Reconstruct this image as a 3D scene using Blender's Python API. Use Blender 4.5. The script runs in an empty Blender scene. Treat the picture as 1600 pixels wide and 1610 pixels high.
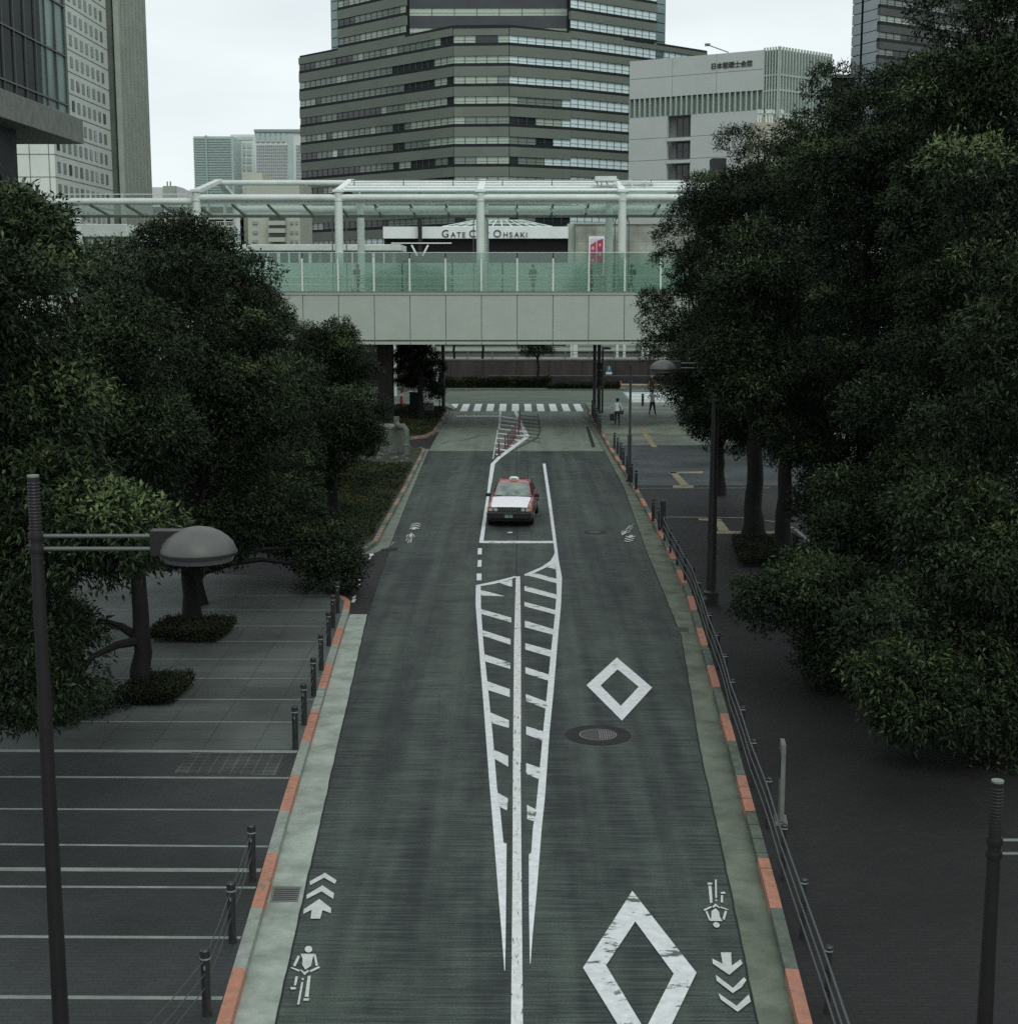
import bpy, bmesh, math, random
import numpy as np
from mathutils import Vector, Matrix, noise as mnoise

# ------------------------------------------------------------------ camera, world, light
sc = bpy.context.scene
COL = sc.collection
F_PX = 2280.0; CAM_H = 8.9
TH = math.atan(355.0 / F_PX); PSI = math.atan(12.0 / F_PX)
cam_d = bpy.data.cameras.new('camera'); cam = bpy.data.objects.new('camera', cam_d)
COL.objects.link(cam); sc.camera = cam
cam_d.sensor_fit = 'HORIZONTAL'; cam_d.sensor_width = 36.0; cam_d.lens = F_PX / 1600.0 * 36.0
cam_d.clip_start = 0.1; cam_d.clip_end = 5000
cam.location = (0, 0, CAM_H); cam.rotation_euler = (math.pi / 2 - TH, 0, PSI)

wld = bpy.data.worlds.new('World'); sc.world = wld; wld.use_nodes = True
nt = wld.node_tree; nt.nodes.clear()
o_ = nt.nodes.new('ShaderNodeOutputWorld'); bg = nt.nodes.new('ShaderNodeBackground')
sky = nt.nodes.new('ShaderNodeTexSky'); sky.sky_type = 'NISHITA'; sky.sun_disc = False
SUN_EL, SUN_ROT = math.radians(48), math.radians(160)
sky.sun_elevation = SUN_EL; sky.sun_rotation = SUN_ROT
tc = nt.nodes.new('ShaderNodeTexCoord'); mp = nt.nodes.new('ShaderNodeMapping'); mp.inputs['Scale'].default_value = (1.2, 1.2, 5)
nz = nt.nodes.new('ShaderNodeTexNoise'); nz.inputs['Scale'].default_value = 2.2; nz.inputs['Detail'].default_value = 5
cr = nt.nodes.new('ShaderNodeValToRGB')
cr.color_ramp.elements[0].position = 0.3; cr.color_ramp.elements[0].color = (6.5, 7.1, 7.35, 1)
cr.color_ramp.elements[1].position = 0.7; cr.color_ramp.elements[1].color = (8.7, 9.35, 9.3, 1)
mx = nt.nodes.new('ShaderNodeMixRGB'); mx.inputs[0].default_value = 0.93
bg.inputs['Strength'].default_value = 0.1
nt.links.new(tc.outputs['Generated'], mp.inputs[0]); nt.links.new(mp.outputs[0], nz.inputs['Vector'])
nt.links.new(nz.outputs['Fac'], cr.inputs[0]); nt.links.new(sky.outputs[0], mx.inputs[1]); nt.links.new(cr.outputs[0], mx.inputs[2])
nt.links.new(mx.outputs[0], bg.inputs['Color']); nt.links.new(bg.outputs[0], o_.inputs['Surface'])

sun_d = bpy.data.lights.new('sun', 'SUN'); sun = bpy.data.objects.new('sun', sun_d); COL.objects.link(sun)
sun_d.energy = 1.0; sun_d.angle = math.radians(35); sun_d.color = (1, 0.99, 0.93)
sun.rotation_euler = (math.radians(42), 0, math.radians(20))
sc.view_settings.view_transform = 'Standard'; sc.view_settings.look = 'None'
sc.view_settings.exposure = 0.17; sc.view_settings.gamma = 1.0
sc.cycles.max_bounces = 6; sc.cycles.transparent_max_bounces = 16
sc.cycles.diffuse_bounces = 3; sc.cycles.glossy_bounces = 3; sc.cycles.use_denoising = False
sc.cycles.sample_clamp_indirect = 4

# ------------------------------------------------------------------ measuring helpers
RIGHT = Vector((math.cos(PSI), math.sin(PSI), 0))
FWD = Vector((-math.sin(PSI) * math.cos(TH), math.cos(PSI) * math.cos(TH), -math.sin(TH)))
UPV = RIGHT.cross(FWD)
def ray(px, py):
    return FWD + RIGHT * ((px - 800) / F_PX) - UPV * ((py - 805) / F_PX)
def G(px, py, z=0.0):                 # point of the ground plane z
    d = ray(px, py); return Vector((0, 0, CAM_H)) + d * ((z - CAM_H) / d.z)
def P(px, py, Y):                     # point at distance Y
    d = ray(px, py); return Vector((0, 0, CAM_H)) + d * (Y / d.y)
def px_m(Y): return F_PX / Y

# ------------------------------------------------------------------ materials
def _new(name):
    m = bpy.data.materials.new(name); m.use_nodes = True
    t = m.node_tree; return m, t, t.nodes['Principled BSDF']
def mat(name, c1, c2=None, rough=0.8, scale=2.0, stretch=(1, 1, 1), metal=0.0, spec=0.3, detail=6, lo=0.35, hi=0.65, fine=0.0, bump=0.0, coord='Object'):
    m, t, b = _new(name)
    b.inputs['Roughness'].default_value = rough; b.inputs['Metallic'].default_value = metal
    b.inputs['Specular IOR Level'].default_value = spec
    if c2 is None: c2 = tuple(c * 0.82 for c in c1)
    tc = t.nodes.new('ShaderNodeTexCoord'); mp = t.nodes.new('ShaderNodeMapping'); mp.inputs['Scale'].default_value = stretch
    n = t.nodes.new('ShaderNodeTexNoise'); n.inputs['Scale'].default_value = scale; n.inputs['Detail'].default_value = detail
    n.inputs['Roughness'].default_value = 0.62
    r = t.nodes.new('ShaderNodeValToRGB')
    r.color_ramp.elements[0].position = lo; r.color_ramp.elements[0].color = (*c2, 1)
    r.color_ramp.elements[1].position = hi; r.color_ramp.elements[1].color = (*c1, 1)
    L = t.links.new
    L(tc.outputs[coord], mp.inputs[0]); L(mp.outputs[0], n.inputs['Vector']); L(n.outputs['Fac'], r.inputs[0])
    out = r.outputs[0]
    if fine > 0:
        n2 = t.nodes.new('ShaderNodeTexNoise'); n2.inputs['Scale'].default_value = 45; n2.inputs['Detail'].default_value = 3
        L(tc.outputs[coord], n2.inputs['Vector'])
        mm = t.nodes.new('ShaderNodeMapRange'); mm.inputs[1].default_value = 0.3; mm.inputs[2].default_value = 0.7
        mm.inputs[3].default_value = 1 - fine; mm.inputs[4].default_value = 1 + fine; L(n2.outputs['Fac'], mm.inputs[0])
        x = t.nodes.new('ShaderNodeMixRGB'); x.blend_type = 'MULTIPLY'; x.inputs[0].default_value = 1
        L(out, x.inputs[1]); L(mm.outputs[0], x.inputs[2]); out = x.outputs[0]
    L(out, b.inputs['Base Color'])
    if bump > 0:
        bp = t.nodes.new('ShaderNodeBump'); bp.inputs['Strength'].default_value = bump; bp.inputs['Distance'].default_value = 0.02
        L(n.outputs['Fac'], bp.inputs['Height']); L(bp.outputs[0], b.inputs['Normal'])
    return m
def road_mat(name, dark, light, lo=0.455, hi=0.68):
    m, t, b = _new(name); L = t.links.new
    b.inputs['Roughness'].default_value = 0.72; b.inputs['Specular IOR Level'].default_value = 0.35
    tc = t.nodes.new('ShaderNodeTexCoord')
    def nse(stretch, scale, det):
        mp = t.nodes.new('ShaderNodeMapping'); mp.inputs['Scale'].default_value = stretch
        n = t.nodes.new('ShaderNodeTexNoise'); n.inputs['Scale'].default_value = scale; n.inputs['Detail'].default_value = det
        n.inputs['Roughness'].default_value = 0.6
        L(tc.outputs['Object'], mp.inputs[0]); L(mp.outputs[0], n.inputs['Vector']); return n.outputs['Fac']
    streak = nse((0.8, 22, 1), 1.0, 6)        # brushed grooves across the lane
    patch = nse((1.0, 0.35, 1), 0.45, 4)      # worn areas
    blot = nse((1, 0.6, 1), 1.7, 5)
    lane = nse((1.6, 0.05, 1), 1.0, 2)        # wheel wear along the lane
    def add(a, ka, b_, kb):
        x = t.nodes.new('ShaderNodeMath'); x.operation = 'MULTIPLY'; L(a, x.inputs[0]); x.inputs[1].default_value = ka
        y = t.nodes.new('ShaderNodeMath'); y.operation = 'MULTIPLY_ADD'; L(b_, y.inputs[0]); y.inputs[1].default_value = kb; L(x.outputs[0], y.inputs[2])
        return y.outputs[0]
    s = add(add(streak, .44, patch, .22), 1.0, add(blot, .16, lane, .26), 1.0)
    r = t.nodes.new('ShaderNodeValToRGB')
    r.color_ramp.elements[0].position = lo + 0.02; r.color_ramp.elements[0].color = (*dark, 1)
    r.color_ramp.elements[1].position = hi; r.color_ramp.elements[1].color = (*light, 1)
    L(s, r.inputs[0])
    fn = nse((1, 1, 1), 38, 4)
    mm = t.nodes.new('ShaderNodeMapRange'); mm.inputs[1].default_value = .3; mm.inputs[2].default_value = .7; mm.inputs[3].default_value = .5; mm.inputs[4].default_value = 1.458
    L(fn, mm.inputs[0])
    x = t.nodes.new('ShaderNodeMixRGB'); x.blend_type = 'MULTIPLY'; x.inputs[0].default_value = 1
    L(r.outputs[0], x.inputs[1]); L(mm.outputs[0], x.inputs[2]); L(x.outputs[0], b.inputs['Base Color'])
    bp = t.nodes.new('ShaderNodeBump'); bp.inputs['Strength'].default_value = .3; bp.inputs['Distance'].default_value = .01
    L(streak, bp.inputs['Height']); L(bp.outputs[0], b.inputs['Normal'])
    return m
def paint_mat(name, col, under, wear=0.35, scale=3.0, stretch=(1, 1, 1)):
    m, t, b = _new(name); L = t.links.new
    b.inputs['Roughness'].default_value = 0.6
    tc = t.nodes.new('ShaderNodeTexCoord'); mp = t.nodes.new('ShaderNodeMapping'); mp.inputs['Scale'].default_value = stretch
    L(tc.outputs['Object'], mp.inputs[0])
    n = t.nodes.new('ShaderNodeTexNoise'); n.inputs['Scale'].default_value = scale; n.inputs['Detail'].default_value = 9; n.inputs['Roughness'].default_value = .7
    L(mp.outputs[0], n.inputs['Vector'])
    r = t.nodes.new('ShaderNodeValToRGB'); r.color_ramp.elements[0].position = wear; r.color_ramp.elements[1].position = wear + 0.045
    r.color_ramp.elements[0].color = (*under, 1); r.color_ramp.elements[1].color = (*col, 1)
    L(n.outputs['Fac'], r.inputs[0])
    n2 = t.nodes.new('ShaderNodeTexNoise'); n2.inputs['Scale'].default_value = 7; n2.inputs['Detail'].default_value = 6
    L(tc.outputs['Object'], n2.inputs['Vector'])
    mm = t.nodes.new('ShaderNodeMapRange'); mm.inputs[1].default_value = .3; mm.inputs[2].default_value = .7; mm.inputs[3].default_value = .8; mm.inputs[4].default_value = 1.05
    L(n2.outputs['Fac'], mm.inputs[0])
    x = t.nodes.new('ShaderNodeMixRGB'); x.blend_type = 'MULTIPLY'; x.inputs[0].default_value = 1
    L(r.outputs[0], x.inputs[1]); L(mm.outputs[0], x.inputs[2]); L(x.outputs[0], b.inputs['Base Color'])
    return m
def paver_mat(name, c1, c2, mortar, w=0.3, h=0.3, msize=0.012, offset=0.0, rot=0.0, big=0.5):
    m, t, b = _new(name); L = t.links.new
    b.inputs['Roughness'].default_value = 0.65; b.inputs['Specular IOR Level'].default_value = 0.35
    tc = t.nodes.new('ShaderNodeTexCoord'); mp = t.nodes.new('ShaderNodeMapping'); mp.inputs['Rotation'].default_value = (0, 0, rot)
    L(tc.outputs['Object'], mp.inputs[0])
    k = t.nodes.new('ShaderNodeTexBrick'); k.offset = offset; k.inputs['Scale'].default_value = 1
    k.inputs['Brick Width'].default_value = w; k.inputs['Row Height'].default_value = h; k.inputs['Mortar Size'].default_value = msize
    k.inputs['Color1'].default_value = (*c1, 1); k.inputs['Color2'].default_value = (*c2, 1); k.inputs['Mortar'].default_value = (*mortar, 1)
    L(mp.outputs[0], k.inputs['Vector'])
    n = t.nodes.new('ShaderNodeTexNoise'); n.inputs['Scale'].default_value = big; n.inputs['Detail'].default_value = 7; L(tc.outputs['Object'], n.inputs['Vector'])
    mm = t.nodes.new('ShaderNodeMapRange'); mm.inputs[1].default_value = .3; mm.inputs[2].default_value = .7; mm.inputs[3].default_value = .5; mm.inputs[4].default_value = 1.45
    L(n.outputs['Fac'], mm.inputs[0])
    x = t.nodes.new('ShaderNodeMixRGB'); x.blend_type = 'MULTIPLY'; x.inputs[0].default_value = 1
    L(k.outputs['Color'], x.inputs[1]); L(mm.outputs[0], x.inputs[2]); L(x.outputs[0], b.inputs['Base Color'])
    bp = t.nodes.new('ShaderNodeBump'); bp.inputs['Strength'].default_value = .3; bp.inputs['Distance'].default_value = .01; bp.invert = True
    L(k.outputs['Fac'], bp.inputs['Height']); L(bp.outputs[0], b.inputs['Normal'])
    return m
def flat(name, c, rough=0.6, metal=0.0, spec=0.4):
    m, t, b = _new(name); b.inputs['Base Color'].default_value = (*c, 1); b.inputs['Roughness'].default_value = rough
    b.inputs['Metallic'].default_value = metal; b.inputs['Specular IOR Level'].default_value = spec; return m
def glass_mat(name, tint, body, body_amt=0.3, gloss=0.12):
    m = bpy.data.materials.new(name); m.use_nodes = True; t = m.node_tree; t.nodes.clear(); L = t.links.new
    o = t.nodes.new('ShaderNodeOutputMaterial'); tr = t.nodes.new('ShaderNodeBsdfTransparent'); tr.inputs[0].default_value = (*tint, 1)
    d = t.nodes.new('ShaderNodeBsdfDiffuse'); d.inputs[0].default_value = (*body, 1)
    tl = t.nodes.new('ShaderNodeBsdfTranslucent'); tl.inputs[0].default_value = (*body, 1)
    g = t.nodes.new('ShaderNodeBsdfGlossy'); g.inputs['Roughness'].default_value = 0.06; g.inputs[0].default_value = (.9, 1, .96, 1)
    m0 = t.nodes.new('ShaderNodeMixShader'); m0.inputs[0].default_value = .5; L(d.outputs[0], m0.inputs[1]); L(tl.outputs[0], m0.inputs[2])
    m1 = t.nodes.new('ShaderNodeMixShader'); m1.inputs[0].default_value = body_amt; L(tr.outputs[0], m1.inputs[1]); L(m0.outputs[0], m1.inputs[2])
    m2 = t.nodes.new('ShaderNodeMixShader'); m2.inputs[0].default_value = gloss; L(m1.outputs[0], m2.inputs[1]); L(g.outputs[0], m2.inputs[2])
    L(m2.outputs[0], o.inputs[0]); return m

ROAD_D = (.0145, .0195, .0215); ROAD_L = (.080, .106, .084)
M = {}
M['road'] = road_mat('worn_grooved_concrete', ROAD_D, ROAD_L)
M['road_pale'] = road_mat('pale_road_surface', (.085, .105, .085), (.19, .225, .19), .40, .64)  # same streak texture in a paler tone, used beyond SEAM
M['street'] = mat('side_street_asphalt', (.105, .13, .105), (.07, .09, .075), scale=.6, stretch=(.4, 1, 1), fine=.12)
M['maroon'] = mat('dark_maroon_asphalt', (.024, .022, .024), (.015, .014, .015), scale=3, fine=.25)
M['ground'] = mat('distant_ground', (.06, .065, .062), (.04, .045, .042), scale=.1)
M['gutter_l'] = mat('light_gutter_concrete', (.34, .39, .345), (.19, .225, .195), scale=1.6, detail=9, fine=.1)
M['gutter_f'] = mat('mossy_gutter_concrete', (.17, .20, .165), (.11, .135, .11), scale=1.6, detail=9, fine=.12)
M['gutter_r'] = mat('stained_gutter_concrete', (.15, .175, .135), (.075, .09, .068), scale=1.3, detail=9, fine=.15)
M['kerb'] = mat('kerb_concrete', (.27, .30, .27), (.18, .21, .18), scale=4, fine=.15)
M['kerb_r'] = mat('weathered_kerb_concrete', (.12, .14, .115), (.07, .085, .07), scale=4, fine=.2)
M['orange'] = paint_mat('orange_kerb_paint', (.40, .18, .12), (.2, .16, .13), .38, 5)
M['orange_worn'] = paint_mat('worn_orange_kerb_paint', (.34, .17, .11), (.14, .14, .11), .5, 4)
M['white'] = paint_mat('white_road_paint', (.64, .67, .68), (.22, .24, .22), .33, 2.5)
M['white_worn'] = paint_mat('scuffed_white_road_paint', (.6, .63, .63), (.09, .105, .095), .395, 2.0, (1, 1.7, 1))
M['white_center'] = paint_mat('chipped_centre_line_paint', (.62, .64, .63), (.035, .04, .04), .375, 5, (4, .55, 1))
M['symbol'] = paint_mat('bicycle_symbol_paint', (.5, .53, .5), (.1, .12, .1), .3, 6)
M['joint'] = flat('dark_joint', (.012, .015, .015), .9)
M['pave_l'] = paver_mat('grey_slab_paving', (.068, .080, .074), (.056, .066, .061), (.036, .043, .040), 1.0, .62, .012, big=.3)
M['pave_l2'] = paver_mat('dark_small_block_paving', (.031, .035, .036), (.025, .028, .030), (.019, .022, .022), .2, .1, .008, .5, big=.22)
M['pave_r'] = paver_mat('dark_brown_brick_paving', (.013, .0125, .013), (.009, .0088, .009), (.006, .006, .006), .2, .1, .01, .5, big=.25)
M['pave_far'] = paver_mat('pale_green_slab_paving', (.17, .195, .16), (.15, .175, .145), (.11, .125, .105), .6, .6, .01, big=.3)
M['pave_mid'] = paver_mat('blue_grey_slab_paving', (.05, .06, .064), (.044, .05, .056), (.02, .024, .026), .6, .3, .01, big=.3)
M['stripe'] = mat('pale_stone_strip', (.22, .25, .22), (.15, .175, .155), scale=3, fine=.15)
M['mesh_tile'] = paver_mat('pale_jointed_small_tiles', (.04, .044, .043), (.035, .039, .038), (.075, .085, .068), .2, .2, .012, big=.8)
M['tactile'] = mat('yellow_tactile_tile', (.27, .235, .15), (.2, .175, .115), scale=4, fine=.2)
M['iron'] = mat('cast_iron', (.035, .035, .036), (.02, .02, .022), scale=8, rough=.5, spec=.5)
M['ironlight'] = flat('worn_iron_ring', (.2, .22, .2), .5, .3)
M['black'] = mat('black_painted_steel', (.022, .024, .026), (.014, .015, .017), rough=.35, scale=5, spec=.5)
M['brownsteel'] = mat('dark_brown_painted_steel', (.013, .0115, .0125), (.009, .008, .009), rough=.45, scale=4, spec=.45)
M['steel'] = flat('galvanised_steel', (.12, .135, .125), .45, .5)
M['wire'] = flat('steel_wire', (.09, .105, .10), .4, .5)
M['lampshade'] = mat('grey_metal_lamp_shade', (.078, .082, .074), (.062, .066, .062), rough=.5, scale=6, spec=.5)
M['lampunder'] = flat('lamp_lens', (.10, .10, .11), .3)
M['band'] = flat('silver_band', (.42, .45, .43), .3, .6)
M['bark'] = mat('dark_bark', (.008, .0078, .0068), (.0035, .0035, .003), scale=6, stretch=(1, 1, .25), bump=.8)
M['soil'] = mat('planted_soil', (.035, .04, .022), (.02, .022, .015), scale=4, fine=.3)
M['rock'] = mat('grey_rockery', (.09, .095, .09), (.04, .042, .042), scale=3)
M['concrete'] = mat('grey_concrete', (.16, .175, .155), (.11, .12, .11), scale=1.2, fine=.12)
M['fascia'] = mat('pale_green_grey_panel', (.36, .41, .36), (.325, .37, .325), scale=.9, detail=7, rough=.7, lo=.3, hi=.7)
M['whitesteel'] = mat('white_painted_steel', (.60, .66, .62), (.50, .56, .52), scale=.8, rough=.45, spec=.4)
M['bright'] = mat('bright_white_panel', (.74, .8, .78), (.66, .72, .7), scale=.6, rough=.5)
M['deckfloor'] = flat('bridge_deck_tiles', (.3, .32, .3), .8)
M['glass_g'] = glass_mat('green_safety_glass', (.78, .88, .83), (.38, .48, .43), .17, .05)
M['glass_roof'] = glass_mat('green_roof_glass', (.80, .88, .84), (.48, .57, .52), .42, .06)
M['glass_rear'] = glass_mat('frosted_green_glass', (.70, .84, .77), (.56, .68, .62), .72, .05)
M['glass_clear'] = glass_mat('clear_roof_glass', (.8, .92, .86), (.5, .62, .56), .25, .08)
M['brick'] = mat('brown_stained_wall', (.060, .050, .045), (.034, .030, .030), scale=1.1, stretch=(1, 1, .25), detail=9, fine=.15)
M['darkwall'] = mat('dark_station_wall', (.03, .032, .034), (.015, .017, .018), scale=.5)
M['void'] = flat('dark_interior', (.006, .006, .009), .5)

# ------------------------------------------------------------------ mesh builder and tagging
class MB:
    def __init__(s): s.v = []; s.f = []; s.m = []
    def add(s, verts, faces, mi=0):
        n = len(s.v); s.v += [tuple(v) for v in verts]; s.f += [tuple(n + i for i in f) for f in faces]; s.m += [mi] * len(faces)
    def box(s, c, size, mi=0, rot=0.0, M3=None):
        x, y, z = size[0] / 2, size[1] / 2, size[2] / 2
        vs = [Vector(p) for p in ((-x,-y,-z),(x,-y,-z),(x,y,-z),(-x,y,-z),(-x,-y,z),(x,-y,z),(x,y,z),(-x,y,z))]
        if M3 is None: M3 = Matrix.Rotation(rot, 3, 'Z')
        s.add([M3 @ v + Vector(c) for v in vs], [(0,3,2,1),(4,5,6,7),(0,1,5,4),(1,2,6,5),(2,3,7,6),(3,0,4,7)], mi)
    def bar(s, a, b, w, h, mi=0):     # square bar between two points
        a, b = Vector(a), Vector(b); d = (b - a); L = d.length; d.normalize()
        up = Vector((0, 0, 1)) if abs(d.z) < .95 else Vector((0, 1, 0))
        r = d.cross(up).normalized(); u = r.cross(d)
        M3 = Matrix((r, d, u)).transposed(); s.box((a + b) / 2, (w, L, h), mi, M3=M3)
    def tube(s, pts, rad, n=10, mi=0, cap=True):
        pts = [Vector(p) for p in pts]; rad = rad if hasattr(rad, '__len__') else [rad] * len(pts)
        rings = []; prev = None
        for i, p in enumerate(pts):
            d = (pts[min(i + 1, len(pts) - 1)] - pts[max(i - 1, 0)]).normalized()
            if prev is None:
                ref = Vector((0, 0, 1)) if abs(d.z) < .9 else Vector((1, 0, 0)); u = d.cross(ref).normalized()
            else:
                u = (prev - d * prev.dot(d)).normalized()
            prev = u; w = d.cross(u)
            rings.append([p + (u * math.cos(2 * math.pi * k / n) + w * math.sin(2 * math.pi * k / n)) * rad[i] for k in range(n)])
        vs = [q for r in rings for q in r]; fs = []
        for i in range(len(pts) - 1):
            for k in range(n):
                a = i * n + k; b = i * n + (k + 1) % n; fs.append((a, b, b + n, a + n))
        if cap: fs.append(tuple(range(n))[::-1]); fs.append(tuple((len(pts) - 1) * n + k for k in range(n)))
        s.add(vs, fs, mi)
    def prism(s, poly, z0, z1, mi=0):
        n = len(poly); vs = [(p[0], p[1], z0) for p in poly] + [(p[0], p[1], z1) for p in poly]
        s.add(vs, [tuple(range(n))[::-1], tuple(range(n, 2 * n))] + [(i, (i + 1) % n, n + (i + 1) % n, n + i) for i in range(n)], mi)
    def sheet(s, poly, mi=0):
        s.add(poly, [tuple(range(len(poly)))], mi)
    def lathe(s, prof, c=(0, 0, 0), n=20, mi=0):
        vs = []; fs = []
        for r, z in prof:
            for k in range(n): vs.append((c[0] + r * math.cos(2*math.pi*k/n), c[1] + r * math.sin(2*math.pi*k/n), c[2] + z))
        for i in range(len(prof) - 1):
            for k in range(n):
                a = i*n+k; b = i*n+(k+1)%n; fs.append((a, b, b+n, a+n))
        fs.append(tuple(range(n))[::-1]); fs.append(tuple((len(prof)-1)*n+k for k in range(n)))
        s.add(vs, fs, mi)
    def build(s, name, mats, parent=None, smooth=False, bevel=0.0):
        me = bpy.data.meshes.new(name); me.from_pydata(s.v, [], s.f)
        if not isinstance(mats, (list, tuple)): mats = [mats]
        for m in mats: me.materials.append(m)
        if len(mats) > 1: me.polygons.foreach_set('material_index', s.m)
        me.update()
        if smooth:
            me.polygons.foreach_set('use_smooth', [True] * len(me.polygons))
            try: me.set_sharp_from_angle(angle=math.radians(38))
            except Exception: pass
        o = bpy.data.objects.new(name, me); COL.objects.link(o)
        if bevel > 0:
            bv = o.modifiers.new('edge', 'BEVEL'); bv.width = bevel; bv.segments = 2; bv.limit_method = 'ANGLE'; bv.angle_limit = math.radians(40)
        if parent:
            o.parent = parent
            o.matrix_parent_inverse = Matrix.Translation(-parent.location) if parent.rotation_euler.z == 0 and parent.type == 'EMPTY' and parent.get('world_parts') else Matrix()
        return o
def tag(o, label=None, cat=None, group=None, kind=None):
    if label: o['label'] = label
    if cat: o['category'] = cat
    if group: o['group'] = group
    if kind: o['kind'] = kind
    return o
def empty(name, loc, label, cat, group=None, rz=0.0, world=False):
    o = bpy.data.objects.new(name, None); COL.objects.link(o); o.location = loc; o.rotation_euler.z = rz
    if world: o['world_parts'] = True       # parts given in scene coordinates
    return tag(o, label, cat, group)
def struct(o, label=None, cat=None):
    return tag(o, label, cat, kind='structure')
def dup(root, loc, rz=None, label=None):
    r = root.copy(); COL.objects.link(r); r.location = loc
    if rz is not None: r.rotation_euler.z = rz
    if label: r['label'] = label
    for ch in list(root.children):
        c = ch.copy(); COL.objects.link(c); c.parent = r
        for g in ch.children:
            d = g.copy(); COL.objects.link(d); d.parent = c
    return r
def lerp_path(pts, y):                    # x of a polyline at distance y
    for a, b in zip(pts, pts[1:]):
        if (a[1] - y) * (b[1] - y) <= 0 and a[1] != b[1]:
            t = (y - a[1]) / (b[1] - a[1]); return a[0] + t * (b[0] - a[0])
    return pts[-1][0] if abs(y - pts[-1][1]) < abs(y - pts[0][1]) else pts[0][0]

# ------------------------------------------------------------------ ground, road, pavements
KZ = 0.15
b = MB(); b.box((0, 900, -.5), (3600, 2200, .94)); struct(b.build('ground', M['ground']), 'dark ground sheet running to the horizon')
def gl(pix, z=0.0): return [G(x, y, z) for x, y in pix]

L_EDGE = [(330, 2000), (433, 1610), (525, 1200), (577, 970), (612, 862), (640, 790), (672, 712), (692, 675), (714, 648)]
R_EDGE = [(1290, 2000), (1190, 1610), (1148, 1400), (1100, 1180), (1070, 1000), (1040, 925), (1015, 865), (980, 765), (945, 700), (915, 650)]
le, re_ = gl(L_EDGE), gl(R_EDGE)
SEAM = G(812, 709).y; CROSS0 = G(812, 647).y; CROSS1 = G(812, 612).y
def strip_between(path_a, path_b, y0, y1, z, n=40):
    vs = []; fs = []
    for i in range(n + 1):
        y = y0 + (y1 - y0) * i / n
        vs.append((lerp_path(path_a, y), y, z)); vs.append((lerp_path(path_b, y), y, z))
    for i in range(n): fs.append((2*i, 2*i+1, 2*i+3, 2*i+2))
    return vs, fs
def extend(path, ylo): return [Vector((path[0].x, ylo, path[0].z))] + list(path)
leX, reX = extend(le, -10), extend(re_, -10)
b = MB(); v, f = strip_between(leX, reX, -10, SEAM, 0, 60); b.add(v, f); struct(b.build('road', M['road']), 'worn dark grooved concrete road running under the footbridge')
b = MB(); v, f = strip_between(leX, reX, SEAM, CROSS0, 0.0, 20); b.add(v, f); struct(b.build('pale_road', M['road_pale']), 'paler end of the road before the zebra crossing')
b = MB(); b.add([(-150, CROSS0, 0), (150, CROSS0, 0), (150, CROSS1 + 1, 0), (-150, CROSS1 + 1, 0)], [(0, 1, 2, 3)])
struct(b.build('side_street', M['street']), 'grey green asphalt cross street beyond the zebra crossing')

# gutters and kerbs
L_K = [(305, 1800), (362, 1610), (421, 1400), (455, 1275), (492, 1150), (530, 1020), (548, 962), (551, 945), (542, 938), (525, 934)]
L_K2 = [(430, 864), (540, 866), (575, 862), (594, 850), (603, 832), (640, 765), (669, 706), (662, 703)]
L_K3 = [(600, 690), (640, 688), (672, 684), (684, 678), (707, 645)]
R_K = [(1330, 2000), (1262, 1640), (1204, 1400), (1165, 1250), (1139, 1150), (1112, 1050), (1095, 990), (1078, 930), (1060, 890), (1042, 850), (1024, 818), (1006, 785), (990, 757), (974, 730), (958, 705), (940, 672), (924, 646)]
lk, lk2, lk3, rk = [gl(p, KZ) for p in (L_K, L_K2, L_K3, R_K)]
def offset_path(p, d):
    out = []
    for i in range(len(p)):
        t = (p[min(i+1, len(p)-1)] - p[max(i-1, 0)]); t.z = 0; t.normalize()
        out.append(p[i] + Vector((-t.y, t.x, 0)) * d)
    return out
def dense(path, step=.3):
    out = [path[0]]
    for a, b_ in zip(path, path[1:]):
        n = max(1, int((b_ - a).length / step))
        out += [a + (b_ - a) * (i / n) for i in range(1, n + 1)]
    return out
def kerb(name, path, side, w, mats, painted, label):
    p = dense(path, .2)
    a = p; c = offset_path(p, side * w); m = MB()
    for i in range(len(p) - 1):
        ym = (p[i].y + p[i + 1].y) / 2
        mi = painted(ym, i)
        q = [a[i], a[i+1], c[i+1], c[i]]
        if side < 0: q = q[::-1]
        vs = [(v.x, v.y, KZ + .004) for v in q] + [(v.x, v.y, -.02) for v in q]
        m.add(vs, [(0, 1, 2, 3), (4, 5, 1, 0), (6, 7, 3, 2)], mi)
        if int(ym / .62) != int((p[i+1].y + .0) / .62) and i % 3 == 0:      # block joints
            d = (p[i+1] - p[i]).normalized()
            m.bar(Vector((q[0].x, q[0].y, KZ + .002)), Vector((q[3].x, q[3].y, KZ + .002)), .012, .01, 2)
    o = m.build(name, mats); return struct(o, label)
per = lambda y, i: 1 if ((y - 19.55) / 3.83) % 1 < .5 else 0
kerb('kerb', lk, 1, .17, [M['kerb'], M['orange'], M['joint']], lambda y, i: per(y, i) if y < 39 else 1, 'left kerb with orange painted blocks along the slab pavement')
kerb('kerb', lk2, 1, .17, [M['kerb_r'], M['orange_worn'], M['joint']], lambda y, i: (1 if G(575, 862).x < 0 and (y < 53.0 and i > 20) or (y >= 53 and ((y - 19.6) / 3.83) % 1 < .5) else 0), 'left kerb curving round the planted bed')
kerb('kerb', lk3, 1, .17, [M['kerb_r'], M['orange_worn'], M['joint']], lambda y, i: 1 if (y < 88 and i > 12) or ((y - 19.6) / 3.83) % 1 < .55 else 0, 'far left kerb curving up to the zebra crossing')
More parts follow.
